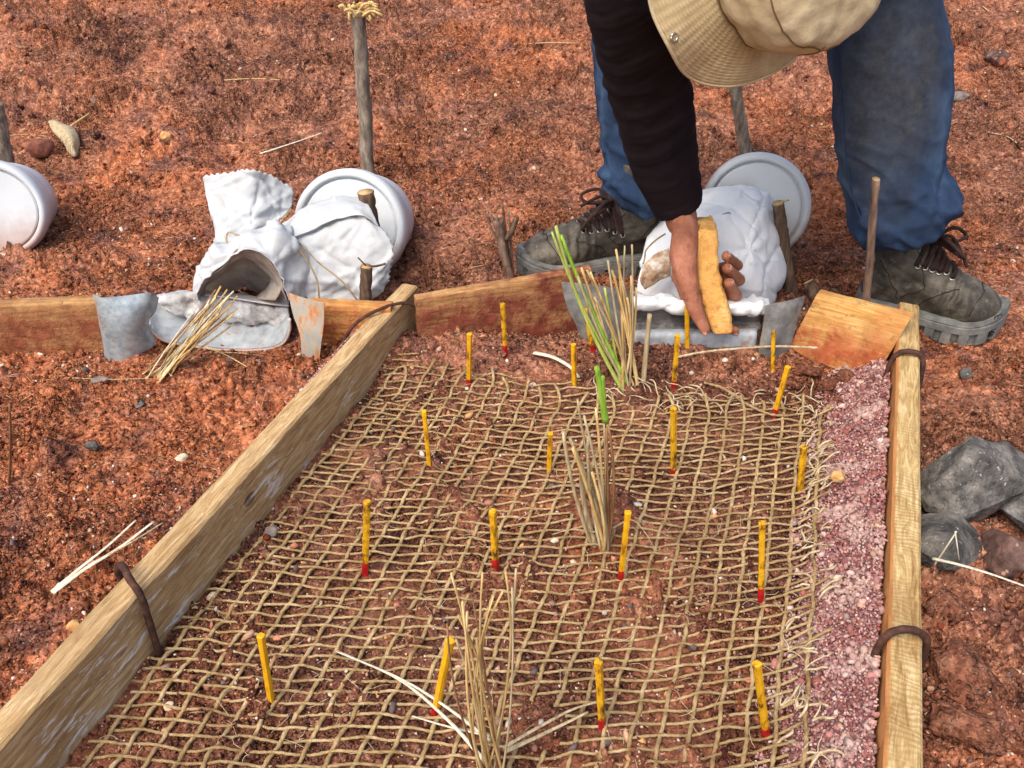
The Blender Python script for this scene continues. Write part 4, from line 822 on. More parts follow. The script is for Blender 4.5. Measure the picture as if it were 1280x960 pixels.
for (x, y, rr, dy) in [(612, 262, .006, .0), (628, 254, .005, .012), (620, 268, .007, -.006), (636, 262, .004, .01), (606, 266, .004, 0)]:
    bb = b+np.array([random.gauss(0, .006), dy, .02]); blade(r_, bb, atY(x, y, b[1]+dy), rr, SGW, (0, 0, 0), 'splinter', flat=.7, taper=(1.2, .6))
bb = atY(632, 300, b[1]-.01); V, F = tube(spline(np.array([bb, atY(640, 288, b[1]-.012), atY(646, 272, b[1]-.014)]), 8), .0055, 7); MB().add(V, F).put('fork', BBARK, r_)
r_, b, t = stake((988, 366), (972, 254), .0125, BBARK, 'dark peeled stake with ragged top beside the right white bag', group=GB, seed=10, taper=(1.25, .95))
for i in range(5): V, F = tube(np.array([t, t+np.array([random.uniform(.006, .022), random.uniform(-.01, .01), random.uniform(-.012, .008)])]), .0018, 5); MB().add(V, F).put('splinter', STRG, r_)
stake((1028, 385), (1010, 352), .0125, BBARK, 'low leaning stub behind the dark folded sheet', group=GB, seed=11, dY=.03)
stake((1081, 398), (1095, 224), .0115, SGW, 'flat brown lath standing before the right boot', group=GB, seed=12, flat=.55, seg=8, wob=.004, dY=.0, basept=atY(1079, 420, 1.40))
# ------------------------------------------------------------------ white buckets lying behind the gutters
nt = NT('white_plastic', .42, .45); sp = nt.sep(nt.co)
c = nt.ramp(nt.noise(9, 3), [(.3, lin(202, 209, 213)), (.7, lin(218, 223, 226))])
sc = nt.ramp(nt.noise(22, 5, .7, nt.vec((6, 1, 1), (0, .5, 0))), [(.66, 0.), (.72, .45)]); c = nt.mix(sc, c, lin(150, 140, 134))
dz = nt.math('ADD', sp[2], nt.math('MULTIPLY', nt.noise(28, 4, .65), .10)); n = nt.new('ShaderNodeMapRange'); nt.set(n.inputs[0], dz); n.inputs[1].default_value = .07; n.inputs[2].default_value = .16; n.inputs[3].default_value = .75; n.inputs[4].default_value = .0
c = nt.mix(n.outputs[0], c, lin(176, 130, 104)); nt.col(c); nt.bump(nt.noise(14, 2), .002, .3); PLAST = nt.m
def bucket(center, axis, r, label):
    c = np.array(center, float); a = np.array(axis, float); a /= np.linalg.norm(a); u = np.cross(a, [0, 0, 1.]); u /= np.linalg.norm(u); v = np.cross(u, a)
    root = thing('white_bucket', label, 'bucket', (c[0], c[1], c[2]-r), 'white buckets lying in a row')
    ph = np.arange(56)*2*math.pi/56
    def lathe(prof): return [c+a*h+(u*np.cos(ph)[:, None]+v*np.sin(ph)[:, None])*max(q, 1e-4)*r for q, h in prof]
    V, F = loft(lathe([(0, -.004), (.3, -.0045), (.6, -.004), (.78, -.003), (.815, -.003), (.828, -.010), (.838, -.011), (.848, -.004), (.858, .0015), (.88, .004), (.93, .0045), (.968, .001), (.995, -.008), (1., -.02), (1., -.038), (.985, -.043), (.95, -.044), (.9, -.04)]), cap=False)
    MB().add(V, F).put('lid', PLAST, root)
    V, F = loft(lathe([(.93, -.03), (.93, -.06), (.955, -.062), (.955, -.075), (.93, -.078), (.91, -.12), (.88, -.18), (.85, -.215), (.8, -.225), (0, -.225)]), cap=False); MB().add(V, F).put('body', PLAST, root)
    return root
bucket(dep(436, 284, 1.85), (-.06, -.94, .32), .120, 'white bucket with stake before its lid, behind the tied bag')
bucket(dep(944, 260, 1.90), (-.26, -.93, .28), .116, 'white bucket with scratched dusty lid between the worker\'s boots')
bucket(dep(-10, 264, 1.95), (.28, -.92, .28), .110, 'white bucket half cut off at the left photo edge')

# ------------------------------------------------------------------ cloth bags and gutters
nt = NT('white_cloth', .95, .1); c = nt.ramp(nt.noise(8, 4, .6), [(.3, lin(198, 204, 208)), (.6, lin(218, 222, 225))]); c = nt.mix(nt.ramp(nt.noise(17, 5, .65), [(.60, 0.), (.72, .35)]), c, lin(196, 166, 140))
c = nt.mix(nt.ramp(nt.noise(26, 5, .7), [(.42, .2), (.55, 0.)]), c, lin(176, 172, 166)); sp = nt.sep(nt.co); dz = nt.math('ADD', sp[2], nt.math('MULTIPLY', nt.noise(30, 4, .65), .06)); n = nt.new('ShaderNodeMapRange'); nt.set(n.inputs[0], dz); n.inputs[1].default_value = .03; n.inputs[2].default_value = .085; n.inputs[3].default_value = .7; n.inputs[4].default_value = 0.
c = nt.mix(n.outputs[0], c, lin(180, 150, 128)); nt.col(c); nt.bump(nt.noise(30, 3, .55), .004, .6); nt.bump(nt.noise(420, 2, .6), .0008, .6); CLOTH = nt.m
nt = NT('shade_lifted_cloth', .95, .1); c = nt.ramp(nt.noise(8, 4, .6), [(.3, lin(226, 230, 232)), (.6, lin(238, 240, 241))]); c = nt.mix(nt.ramp(nt.noise(17, 5, .65), [(.62, 0.), (.74, .3)]), c, lin(196, 176, 156)); nt.col(c); nt.bump(nt.noise(30, 3, .55), .004, .6); nt.bump(nt.noise(420, 2, .6), .0008, .6); CLOTH2 = nt.m  # cloth colour whitened to offset the worker's shade on the right bag
nt = NT('dirty_cloth', .95, .1); c = nt.ramp(nt.noise(24, 5, .65), [(.3, lin(176, 160, 144)), (.52, lin(212, 204, 194)), (.7, lin(230, 228, 224))]); nt.col(c); nt.bump(nt.noise(45, 5, .65), .006, .8); DCLOTH = nt.m
nt = NT('wet_cloth', .7, .3); nt.col(nt.ramp(nt.noise(24, 5, .68), [(.34, lin(146, 140, 134)), (.5, lin(184, 184, 183)), (.66, lin(214, 217, 218))])); nt.bump(nt.noise(34, 5, .65), .006, .8); WETC = nt.m
nt = NT('stained_cloth', .95, .1); nt.col(nt.ramp(nt.noise(40, 5, .7), [(.35, lin(150, 112, 82)), (.5, lin(190, 164, 138)), (.62, lin(222, 216, 208))])); nt.bump(nt.noise(45, 4, .6), .005, .7); STAINC = nt.m
nt = NT('film_plastic', .35, .5); c = nt.ramp(nt.noise(22, 5, .65), [(.3, lin(58, 55, 54)), (.5, lin(88, 84, 82)), (.7, lin(134, 128, 124))]); nt.col(c); nt.bump(nt.noise(30, 5, .65, nt.vec((1, 1, 3))), .008, .9); FILM = nt.m
nt = NT('grey_gutter', .55, .45); c = nt.ramp(nt.noise(40, 5, .65), [(.3, lin(136, 142, 146)), (.55, lin(166, 174, 180)), (.75, lin(190, 194, 196))]); c = nt.mix(nt.ramp(nt.noise(22, 4, .65), [(.6, 0.), (.7, .6)]), c, lin(150, 110, 84)); nt.col(c); nt.bump(nt.noise(60, 4), .0012, .5); GUT = nt.m
nt = NT('twine', .9, .2); nt.col(nt.ramp(nt.noise(80, 3), [(.3, lin(132, 110, 84)), (.7, lin(184, 160, 124))])); nt.bump(nt.noise(700, 2), .0005); TWINE = nt.m
def zig(g, edge, amp, period):
    """pinked (saw toothed) edge on one side of a grid"""
    if edge == 'top': a, b = g[0], g[1]
    elif edge == 'right': a, b = g[:, -1], g[:, -2]
    d = a-b; d = d/(np.linalg.norm(d, axis=1)[:, None]+1e-9); n = len(a)
    k = np.arange(n); s = ((k//2) % 2)*amp
    a += d*s[:, None]; return g
def grid(rows, Y, nu, nv, wr, sc, seed, cols=None):
    K = np.array([[atY(x, y, (Yr if np.isscalar(Yr) else Yr[j])+(cols[j] if cols else 0)) for j, (x, y) in enumerate(r)] for r, Yr in zip(rows, Y)])
    return wrinkle(patch(K, nu, nv), wr, sc, seed)
def creases(g, n, amp, seed, lmin=.05, lmax=.14):       # sharp folds: straight valleys of random heading
    rg = np.random.default_rng(seed); P = g.reshape(-1, 3); N = gnormals(g).reshape(-1, 3); h = np.zeros(len(P))
    for _ in range(n):
        c0 = P[rg.integers(len(P))]; d = rg.normal(size=3); d /= np.linalg.norm(d); q = np.cross(d, [0, -.85, .5]); q /= np.linalg.norm(q)+1e-9
        t = (P-c0)@d; u = (P-c0)@q+.01*np.sin(t*30+rg.uniform(0, 6)); L = rg.uniform(lmin, lmax); w_ = rg.uniform(.003, .011)
        h += rg.choice([-1, 1])*rg.uniform(.4, 1)*np.exp(-np.abs(u)/w_)*np.exp(-(t/L)**2)
    return g+(N*(amp*h)[:, None]).reshape(g.shape)
def cloth(root, name, g, mat, th=.0014):
    V, F = sheet(g, th); return MB().add(V, F).put(name, mat, root)
bag = thing('tied_bag', 'white cloth bag tied with twine, hooded opening and two pinked flaps, behind left gutter', 'bag', onG(330, 372))
g = grid([[(254, 221), (282, 217), (311, 213), (342, 221), (367, 236)], [(258, 245), (284, 243), (313, 241), (342, 246), (366, 255)], [(264, 275), (287, 275), (312, 274), (336, 273), (354, 271)], [(270, 308), (290, 306), (312, 299), (331, 292), (347, 282)]],
         [1.66, 1.645, 1.615, 1.585], 50, 64, .0065, 19, 3, cols=[.03, .012, -.02, .0, .02]); g = creases(g, 26, .006, 8); zig(g, 'top', .003, 2); cloth(bag, 'flap', g, CLOTH)
rows = [[(246, 376), (250, 356), (278, 331), (303, 311), (331, 322), (350, 346), (360, 376)], [(242, 374), (243, 347), (266, 321), (297, 308), (333, 314), (356, 336), (367, 376)], [(246, 362), (250, 328), (268, 308), (302, 294), (346, 288), (374, 312), (394, 366)], [(256, 340), (262, 318), (275, 304), (308, 290), (346, 280), (377, 296), (404, 346)]]
g = grid(rows, [1.468, 1.484, 1.53, 1.58], 44, 110, .005, 24, 5, cols=[.015, .0, -.01, -.01, -.005, 0, .01]); uu = np.linspace(0, 1, 110)[None]; vv = np.linspace(0, 1, 44)[:, None]; g = g+gnormals(g)*((.0045*np.sin(uu*31+1.2*np.sin(uu*13)+vv*2)+.003*np.sin(uu*57+vv*3+2))*sstep(0, .25, vv)*(.35+.65*vv))[..., None]; g = creases(g, 34, .005, 17, .03, .08); cloth(bag, 'hood', g, CLOTH, .0018)
g = grid([rows[0], [(251, 374), (254, 356), (279, 334), (303, 318), (327, 330), (344, 350), (354, 374)], [(262, 372), (266, 354), (288, 337), (306, 328), (324, 338), (336, 352), (344, 372)], [(290, 366), (294, 358), (300, 352), (308, 350), (314, 354), (318, 360), (320, 366)], [(305, 358), (305, 358), (306, 358), (306, 358), (306, 358), (307, 358), (307, 358)]], [1.476, 1.52, 1.60, 1.635, 1.64], 34, 60, .006, 24, 7, cols=[.015, .0, -.01, -.01, -.005, 0, .01]); cloth(bag, 'lining', g, DCLOTH, .002)
g = grid([[(318, 372), (332, 360), (338, 345), (330, 332)], [(326, 374), (340, 362), (346, 350), (341, 338)], [(344, 376), (350, 366), (352, 356), (350, 348)]], [1.55, 1.52, 1.49], 16, 16, .002, 30, 8); cloth(bag, 'lining_fold', g, DCLOTH, .002)
g = grid([[(348, 286), (377, 263), (404, 254), (432, 250), (453, 255)], [(354, 300), (388, 284), (420, 275), (448, 273), (470, 280)], [(364, 325), (395, 315), (427, 307), (458, 303), (489, 306)], [(374, 352), (400, 346), (431, 338), (461, 335), (487, 336)], [(388, 380), (410, 379), (436, 377), (459, 376), (482, 355)]],
         [[1.60, 1.64, 1.66, 1.66, 1.65], [1.57, 1.585, 1.59, 1.59, 1.59], [1.54, 1.55, 1.555, 1.555, 1.56], [1.525, 1.53, 1.54, 1.54, 1.55], [1.515, 1.52, 1.53, 1.53, 1.55]], 60, 60, .007, 17, 9)
g = np.swapaxes(g, 0, 1)[::-1]; g = creases(np.ascontiguousarray(g), 30, .006, 9); zig(g, 'top', .0035, 2); cloth(bag, 'flap', g, CLOTH)
g = grid([[(352, 283), (378, 260), (405, 250), (434, 246), (457, 250)], [(356, 290), (384, 269), (412, 259), (440, 256), (464, 262)], [(362, 300), (392, 286), (424, 273), (452, 269), (473, 283)]], [[1.595, 1.635, 1.655, 1.655, 1.645], [1.575, 1.60, 1.61, 1.61, 1.61], [1.555, 1.572, 1.576, 1.576, 1.58]], 24, 60, .004, 22, 31); cloth(bag, 'flap_fold', g, CLOTH)
def translucent(m, f, colr):
    t = m.node_tree; p = t.nodes['Principled BSDF']; out = t.nodes['Material Output']; tr = t.nodes.new('ShaderNodeBsdfTranslucent'); tr.inputs[0].default_value = colr; mx = t.nodes.new('ShaderNodeMixShader'); mx.inputs[0].default_value = f
    t.links.new(p.outputs[0], mx.inputs[1]); t.links.new(tr.outputs[0], mx.inputs[2]); t.links.new(mx.outputs[0], out.inputs[0])
translucent(CLOTH, .22, lin(214, 214, 210)); translucent(DCLOTH, .4, lin(206, 190, 172))
def twine(root, px, Y, r=.0017, mat=TWINE):
    P = spline(np.array([atY(x, y, q) for (x, y), q in zip(px, Y)]), 40); V, F = tube(P, r, 6); MB().add(V, F).put('tie_cord', mat, root)
twine(bag, [(284, 306), (283, 296), (287, 290), (300, 295), (318, 298), (340, 294), (352, 292), (372, 302), (398, 328), (428, 352), (447, 376)], [1.53, 1.54, 1.54, 1.535, 1.525, 1.52, 1.53, 1.535, 1.52, 1.505, 1.50])
twine(bag, [(338, 296), (352, 291), (368, 304), (384, 326), (396, 350), (399, 374)], [1.53, 1.52, 1.52, 1.515, 1.505, 1.50])
twine(bag, [(272, 316), (290, 306), (318, 297), (338, 291), (352, 276), (364, 262)], [1.52, 1.525, 1.525, 1.53, 1.575, 1.61], .002); twine(bag, [(326, 297), (340, 286), (350, 279), (358, 270)], [1.52, 1.55, 1.575, 1.59])
# left gutter
f = foot(280, 437)
gt = thing('gutter_tray', 'grey gutter tray with folded white cloth under the hood of the tied bag', 'gutter', f, 'gutters collecting runoff'); y0 = f[1]
K = [[(189, 412), (204, 424), (240, 431), (285, 436), (330, 435), (352, 428), (361, 412)], [(187, 401), (203, 411), (240, 417), (285, 421), (330, 420), (350, 413), (361, 398)], [(189, 389), (205, 398), (240, 402), (285, 405), (330, 405), (350, 400), (360, 386)], [(198, 374), (210, 374), (240, 370), (285, 373), (330, 377), (350, 378), (359, 374)]]
g = grid(K, [y0, y0+.03, y0+.06, y0+.085], 24, 50, .0012, 20, 11); cloth(gt, 'tray', g, GUT, .004)
V, F = tube(spline(np.array([atY(x, y, y0-.002) for x, y in [(187, 404), (190, 414), (205, 426), (240, 433), (285, 438), (330, 437), (353, 430), (362, 414), (362, 398)]]), 40), .0028, 7); MB().add(V, F).put('front_lip', PLAST, gt)
g = grid([[(196, 368), (225, 364), (270, 366), (315, 371), (361, 375)], [(195, 374), (222, 370), (268, 373), (315, 380), (360, 384)], [(200, 384), (225, 392), (268, 390), (315, 394), (360, 402)], [(206, 386), (228, 396), (268, 397), (318, 404), (356, 410)], [(210, 384), (230, 392), (270, 396), (320, 402), (354, 404)]], [y0+.10, y0+.055, y0+.045, y0+.05, y0+.07], 50, 90, .006, 26, 13); g = creases(g, 30, .006, 33, .02, .07); cloth(gt, 'cloth_fold', g, WETC, .002)
g = grid([[(258, 364), (290, 367), (330, 372), (361, 375)], [(256, 369), (290, 373), (330, 379), (361, 383)]], [y0+.075, y0+.046], 10, 40, .001, 20, 14); cloth(gt, 'cloth_rim', g, PLAST, .003)
# right gutter
f = foot(880, 436); y0 = f[1]
gt = thing('gutter_tray', 'grey gutter lined with crumpled plastic film, under the worker\'s hand', 'gutter', f, 'gutters collecting runoff')
g = grid([[(792, 433), (840, 434), (890, 435), (945, 434)], [(792, 418), (840, 418), (890, 418), (946, 417)], [(793, 412), (840, 411), (890, 411), (948, 410)]], [y0, y0+.002, y0+.03], 14, 40, .001, 20, 15); cloth(gt, 'tray', g, GUT, .004)
g = grid([[(792, 414), (840, 414), (890, 413), (950, 412)], [(793, 402), (840, 400), (890, 402), (952, 402)], [(793, 384), (840, 384), (890, 386), (957, 386)]], [y0+.02, y0+.035, y0+.028], 26, 50, .007, 24, 16); cloth(gt, 'film_liner', g, FILM, .002)
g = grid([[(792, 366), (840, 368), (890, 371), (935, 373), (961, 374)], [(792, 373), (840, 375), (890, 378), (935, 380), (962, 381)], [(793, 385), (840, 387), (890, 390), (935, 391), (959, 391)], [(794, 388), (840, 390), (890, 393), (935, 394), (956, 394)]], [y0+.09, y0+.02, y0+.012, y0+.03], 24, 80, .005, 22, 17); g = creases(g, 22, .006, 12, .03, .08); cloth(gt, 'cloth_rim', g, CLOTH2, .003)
# right bag
bag2 = thing('white_bag', 'puffed white cloth bag in front of the scratched bucket, beside the hand', 'bag', onG(885, 380))
Y = [1.80, 1.70, 1.62, 1.575, 1.555, 1.555]
co = [.07, .012, -.01, -.015, .0, .07]
rows = [[(822, 268), (850, 252), (885, 238), (920, 232), (948, 235), (966, 250)], [(814, 285), (850, 262), (890, 243), (922, 236), (952, 240), (973, 258)], [(806, 306), (848, 290), (892, 272), (926, 265), (956, 270), (979, 287)], [(801, 335), (844, 325), (890, 316), (926, 310), (956, 312), (981, 320)], [(797, 358), (840, 356), (886, 353), (926, 350), (956, 350), (977, 350)], [(796, 378), (840, 381), (886, 384), (926, 385), (955, 383), (968, 376)]]
g = grid(rows, Y, 110, 110, .008, 9, 21, cols=co)
g = creases(g, 26, .0065, 5)
Nn = gnormals(g); cpt = atY(931, 302, 1.60); dd = np.linalg.norm(g-cpt, axis=2); an = np.arctan2(g[..., 2]-cpt[2], g[..., 0]-cpt[0])
g = g+Nn*((.0035*np.sin(an*5+dd*30)*np.exp(-(dd/.09)**2)*sstep(0, .03, dd))+.010*np.exp(-(dd/.02)**2)*0)[..., None]
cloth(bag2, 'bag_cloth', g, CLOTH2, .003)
g = grid([[(806, 330), (818, 318), (836, 310)], [(800, 350), (818, 336), (838, 326)], [(806, 362), (822, 352), (838, 344)]], [1.545, 1.535, 1.535], 20, 20, .004, 30, 23); cloth(bag2, 'stained_fold', g, STAINC, .003)
twine(bag2, [(903, 268), (912, 266), (913, 274), (905, 277)], [1.60]*4, .0012); twine(bag2, [(908, 286), (920, 291), (926, 296)], [1.585, 1.58, 1.58], .0012); twine(bag2, [(832, 292), (820, 300), (808, 312), (806, 322), (804, 330)], [1.60, 1.60, 1.60, 1.59, 1.58])
# ------------------------------------------------------------------ the worker, bent over the gutter
per = thing('person', 'worker in khaki bucket hat, black sleeve and dusty jeans bending over the gutter', 'person', (.5, 1.65, .02))
A = lambda *p: np.array(p, float)
nt = NT('skin', .55, .35); c = nt.ramp(nt.noise(30, 4, .6), [(.3, lin(136, 84, 62)), (.55, lin(168, 108, 82)), (.75, lin(190, 132, 106))]); c = nt.mix(nt.ramp(nt.noise(90, 3), [(.5, 0.), (.8, .35)]), c, lin(120, 66, 50)); nt.col(c); nt.bump(nt.noise(130, 5, .7), .0022, .8); nt.bump(nt.vor(420), .0008, .7)
nt.b.inputs['Subsurface Weight'].default_value = .08; nt.b.inputs['Subsurface Radius'].default_value = (.01, .004, .002); SKIN = nt.m
nt = NT('black_knit', .9, .12); nt.col(nt.ramp(nt.noise(14, 3), [(.3, lin(26, 20, 24)), (.7, lin(40, 31, 35))])); nt.bump(nt.noise(500, 2), .0006, .6); KNIT = nt.m
nt = NT('denim', .92, .12); sp = nt.sep(nt.co); c = nt.ramp(nt.noise(16, 5, .62, nt.vec((1, 1, .45))), [(.3, lin(19, 33, 53)), (.5, lin(33, 53, 82)), (.7, lin(64, 87, 114))])
weave = nt.noise(420, 2, .6, nt.vec((1, 1, 2.2))); c = nt.mix(nt.math('MULTIPLY', weave, .22), c, lin(96, 112, 136))
# dried dust rubbed into the front of the left knee and thigh
dx = nt.math('SUBTRACT', sp[0], .13); dz = nt.math('SUBTRACT', sp[2], .47); rr = nt.math('ADD', nt.math('MULTIPLY', nt.math('MULTIPLY', dx, dx), 150.), nt.math('MULTIPLY', nt.math('MULTIPLY', dz, dz), 22.))
n = nt.new('ShaderNodeMapRange'); nt.set(n.inputs[0], nt.math('ADD', rr, nt.math('MULTIPLY', nt.math('SUBTRACT', nt.noise(14, 5, .65), .5), 1.5))); n.inputs[1].default_value = .2; n.inputs[2].default_value = 1.6; n.inputs[3].default_value = .56; n.inputs[4].default_value = 0.
c = nt.mix(n.outputs[0], c, nt.mix(nt.ramp(nt.noise(60, 6, .75), [(.3, 0.), (.75, 1.)]), lin(52, 50, 48), lin(98, 94, 86))); c = nt.mix(nt.ramp(nt.noise(26, 5, .7), [(.62, 0.), (.8, .25)]), c, lin(110, 110, 106)); nt.col(c); nt.bump(weave, .0008, .6); nt.bump(nt.noise(30, 3), .002, .4); DENIM = nt.m

# body: torso, neck, head, legs and both arms as one skin
hipc = A(.47, 1.86, .88); chest = A(.33, 1.50, .86); shR = A(.115, 1.335, .745); shL = A(.50, 1.385, .80); neck = A(.305, 1.36, .80); headc = A(.285, 1.265, .775)
wrR = dep(851, 266, 1.60); elR = dep(806, 95, 1.385); elL = A(.76, 1.62, .92); wrL = A(.66, 1.74, .80)
kR = dep(798, 0, 1.73); kL = dep(1105, 10, 1.50); anR = A(.250, 1.762, .15); anL = A(.760, 1.545, .15); hpR = A(.38, 1.86, .87); hpL = A(.56, 1.86, .87)
mb = MB()
chain(mb, [hipc, (hipc+chest)/2, chest, (chest+neck)/2], [.125, .12, .125, .10]); chain(mb, [hpR, kR, dep(803, 200, 1.855), anR, anR+A(-.03, -.008, -.06)], [.08, .055, .04, .03, .022]); chain(mb, [hpL, kL, dep(1114, 204, 1.59), anL, anL+A(.03, -.01, -.06)], [.08, .055, .042, .03, .022]); chain(mb, [hpR, hpL], [.10, .10])
chain(mb, [chest, shR], [.10, .06]); chain(mb, [chest, shL], [.10, .06]); chain(mb, [shR, elR, elR*.25+wrR*.75], [.055, .045, .030]); chain(mb, [shL, elL, wrL], [.055, .043, .028])
chain(mb, [(chest+neck)/2, neck, headc+A(0, .05, .02)], [.08, .058, .058])
V, F = capsule(headc+A(0, .02, .04), .085, headc+A(0, -.03, -.035), .07); mb.add(V, F)
V, F = capsule(headc+A(0, .07, -.07), .018, headc+A(0, .03, -.085), .010); mb.add(V, F)         # nose, towards the ground
for s in (-1, 1): V, F = capsule(headc+A(s*.085, .03, -.01), .014, headc+A(s*.088, .055, -.015), .010); mb.add(V, F)
for k in range(4):
    o = A(.012*k-.02, 0, -.012*k*.3); chain(mb, [wrL, wrL+A(0, -.03, -.04)+o, wrL+A(0, -.06, -.055)+o*1.6, wrL+A(.0, -.075, -.085)+o*1.7], [.026, .014, .0095, .008])
chain(mb, [wrL, wrL+A(-.03, -.01, -.04), wrL+A(-.045, -.03, -.065)], [.02, .012, .009])
bV, bF = remesh(mb.verts(), mb.f, .0085, 6)
# the sponge hand, finer
mb = MB()
D3 = lambda x, y, Z: dep(x, y, Z)
fore = elR*.2+wrR*.8
V, F = capsule(fore, .032, D3(852, 276, 1.595), .029); mb.add(V, F); V, F = capsule(fore+A(0, .02, 0), .028, D3(856, 282, 1.63), .025); mb.add(V, F)
# metacarpals side by side fading away from the camera
mc = [(D3(853, 288, 1.575), D3(852, 350, 1.575)), (D3(854, 286, 1.60), D3(850, 346, 1.60)), (D3(855, 285, 1.625), D3(852, 338, 1.625)), (D3(856, 284, 1.645), D3(856, 330, 1.645))]
for a, b in mc: V, F = capsule(a, .019, b, .0155); mb.add(V, F)
chain(mb, [D3(857, 286, 1.57), D3(854, 320, 1.55), D3(859, 352, 1.54), D3(869, 386, 1.545), D3(881, 412, 1.555)], [.024, .025, .019, .0140, .0095])       # thumb lies along the near edge, tip down
chain(mb, [mc[0][1], D3(863, 385, 1.60), D3(893, 408, 1.605), D3(919, 413, 1.60)], [.0145, .0115, .0098, .0078])         # index passes under the sponge
chain(mb, [mc[1][1], D3(890, 370, 1.650), D3(919, 370, 1.618), D3(911, 354, 1.572)], [.0165, .0140, .0126, .0100])        # middle
chain(mb, [mc[2][1], D3(890, 353, 1.665), D3(923, 350, 1.628), D3(909, 336, 1.570)], [.0160, .0138, .0126, .0098])         # ring
chain(mb, [mc[3][1], D3(892, 338, 1.675), D3(921, 332, 1.632), D3(908, 320, 1.572)], [.0145, .0128, .0116, .0092])          # little
hV, hF = remesh(mb.verts(), mb.f, .0022, 5, .45)
hN = vnormals(hV, hF); hV = hV+hN*(.0006*fbm(hV*120, 3, 4))[:, None]
MB().add(bV, bF).add(hV, hF).put('body', SKIN, per)
nt = NT('nail', .4, .4); nt.col(lin(196, 146, 124)); NAIL = nt.m
def nail(tip, prev, out, r):
    d = tip-prev; d /= np.linalg.norm(d); out = np.array(out, float); out -= d*np.dot(out, d); out /= np.linalg.norm(out); s = np.cross(d, out); rings = []
    for q in np.linspace(-1, 1, 7):
        wq = r*.78*math.sqrt(max(1-.75*q*q, .05)); rings.append([tip+d*(q*r*.75+r*.1)+s*(wq*math.sin(a))+out*(r*.99*math.cos(a)-(.0006 if abs(q) > .9 else 0)) for a in np.linspace(-.85, .85, 7)])
    V, F = sheet(np.array(rings), .0008); MB().add(V, F).put('fingernail', NAIL, per)
tocam = -FW
nail(D3(882, 413, 1.555), D3(870, 388, 1.545), A(-.75, -.55, .3), .0087); nail(D3(919, 413, 1.60), D3(893, 408, 1.605), A(.3, -.5, -.8), .0079)
nail(D3(911, 354, 1.572), D3(919, 370, 1.618), A(.9, -.3, .3), .0101); nail(D3(909, 336, 1.570), D3(923, 350, 1.628), A(.9, -.3, .3), .0099); nail(D3(908, 320, 1.572), D3(921, 332, 1.632), A(.9, -.3, .3), .0091)

# knit shirt with the long right sleeve
mb = MB()
chain(mb, [hipc+A(0, -.03, .0), (hipc+chest)/2, chest, (chest+neck)/2+A(0, .03, 0)], [.140, .137, .142, .11]); chain(mb, [chest, shR+A(.02, .02, .01)], [.115, .072]); chain(mb, [chest, shL], [.115, .072]); chain(mb, [shL, elL, wrL*.85+elL*.15], [.066, .054, .039])
def ringpath(cs, hw, seg=40, end=None):
    cs = np.array(cs); cs = spline(cs, 60); hw = spline(np.array(hw)[:, None], 60)[:, 0]; T, N, B = frames(cs); ph = np.arange(seg)*2*math.pi/seg
    rg = [c+(n*math.cos(0)+0)*0+(n[None]*np.cos(ph)[:, None]+b[None]*np.sin(ph)[:, None])*r for c, n, b, r in zip(cs, N, B, hw)]
    return np.array(rg)
sl = ringpath([shR+A(.01, .02, .02), dep(786, -40, 1.20), dep(788, 0, 1.245), dep(796, 40, 1.30), dep(807, 90, 1.38), dep(818, 140, 1.45), dep(829, 195, 1.52), dep(839, 232, 1.565), dep(847, 256, 1.595)], [.07, .066, .064, .065, .066, .064, .0595, .053, .0455])
# the cuff is cut square to a slant
dcut = dep(876, 237, 1.6)-dep(818, 276, 1.6)
V, F = loft(sl); mb.add(V, F)
sV, sF = remesh(mb.verts(), mb.f, .0048, 3)
sN = vnormals(sV, sF); ax = (wrR-shR)/np.linalg.norm(wrR-shR); sa = (sV-shR)@ax; armm = sstep(.0, .1, sa)*(np.linalg.norm(sV-(shR+sa[:, None]*ax), axis=1) < .11)
wob = fbm(sV*14, 3, 5)
side_ = sV@np.array([.9, .1, .35])
slant = sa+.25*((sV-wrR)@np.array([1., 0, 0]))
rip = np.sin(slant*2*math.pi/.0165+wob*3.2)*(.35+.65*sstep(-.3, .35, fbm(sV*9, 2, 8)))
big = np.sin(slant*2*math.pi/.052+wob*4.)
el = np.exp(-((sa-.24)/.11)**2)
sV = sV+sN*(armm*(.0007*rip*(.3+np.clip(fbm(sV*6, 2, 18)+.4, 0, 1))+.0013*big*(.3+el)+.0030*fbm(np.stack([slant*34, sV[:, 0]*6, sV[:, 1]*6], 1), 3, 19))+(1-armm)*.006*fbm(sV*11, 3, 9))[:, None]
MB().add(sV, sF).put('shirt', KNIT, per)
V, F = tube(np.array([dep(847, 256, 1.595)+.0455*np.array([0, 0, 0])]), .01) if False else (None, None)

# jeans
def legpath(px, hw):
    return np.array([dep(x, y, Z) for x, y, Z in px]), np.array(hw)
mb = MB()
cL, hL = legpath([(1095, -60, 1.46), (1102, 0, 1.485), (1107, 45, 1.505), (1113, 100, 1.525), (1114, 150, 1.55), (1114, 204, 1.585), (1118, 238, 1.605), (1130, 265, 1.62), (1136, 285, 1.635)], [.094, .091, .099, .101, .099, .093, .092, .099, .086])
cL = np.concatenate([[hpL], [hpL*.5+cL[0]*.5], cL]); hL = np.concatenate([[.115, .105], hL])
cR, hR = legpath([(797, -60, 1.70), (797, 0, 1.74), (800, 60, 1.77), (802, 110, 1.80), (804, 160, 1.83), (804, 200, 1.855), (801, 228, 1.87), (802, 248, 1.88)], [.10, .098, .098, .097, .093, .088, .080, .070])
cR = np.concatenate([[hpR], [hpR*.5+cR[0]*.5], cR]); hR = np.concatenate([[.115, .105], hR])
for c, h in ((cL, hL), (cR, hR)): V, F = loft(ringpath(c, h)); mb.add(V, F)
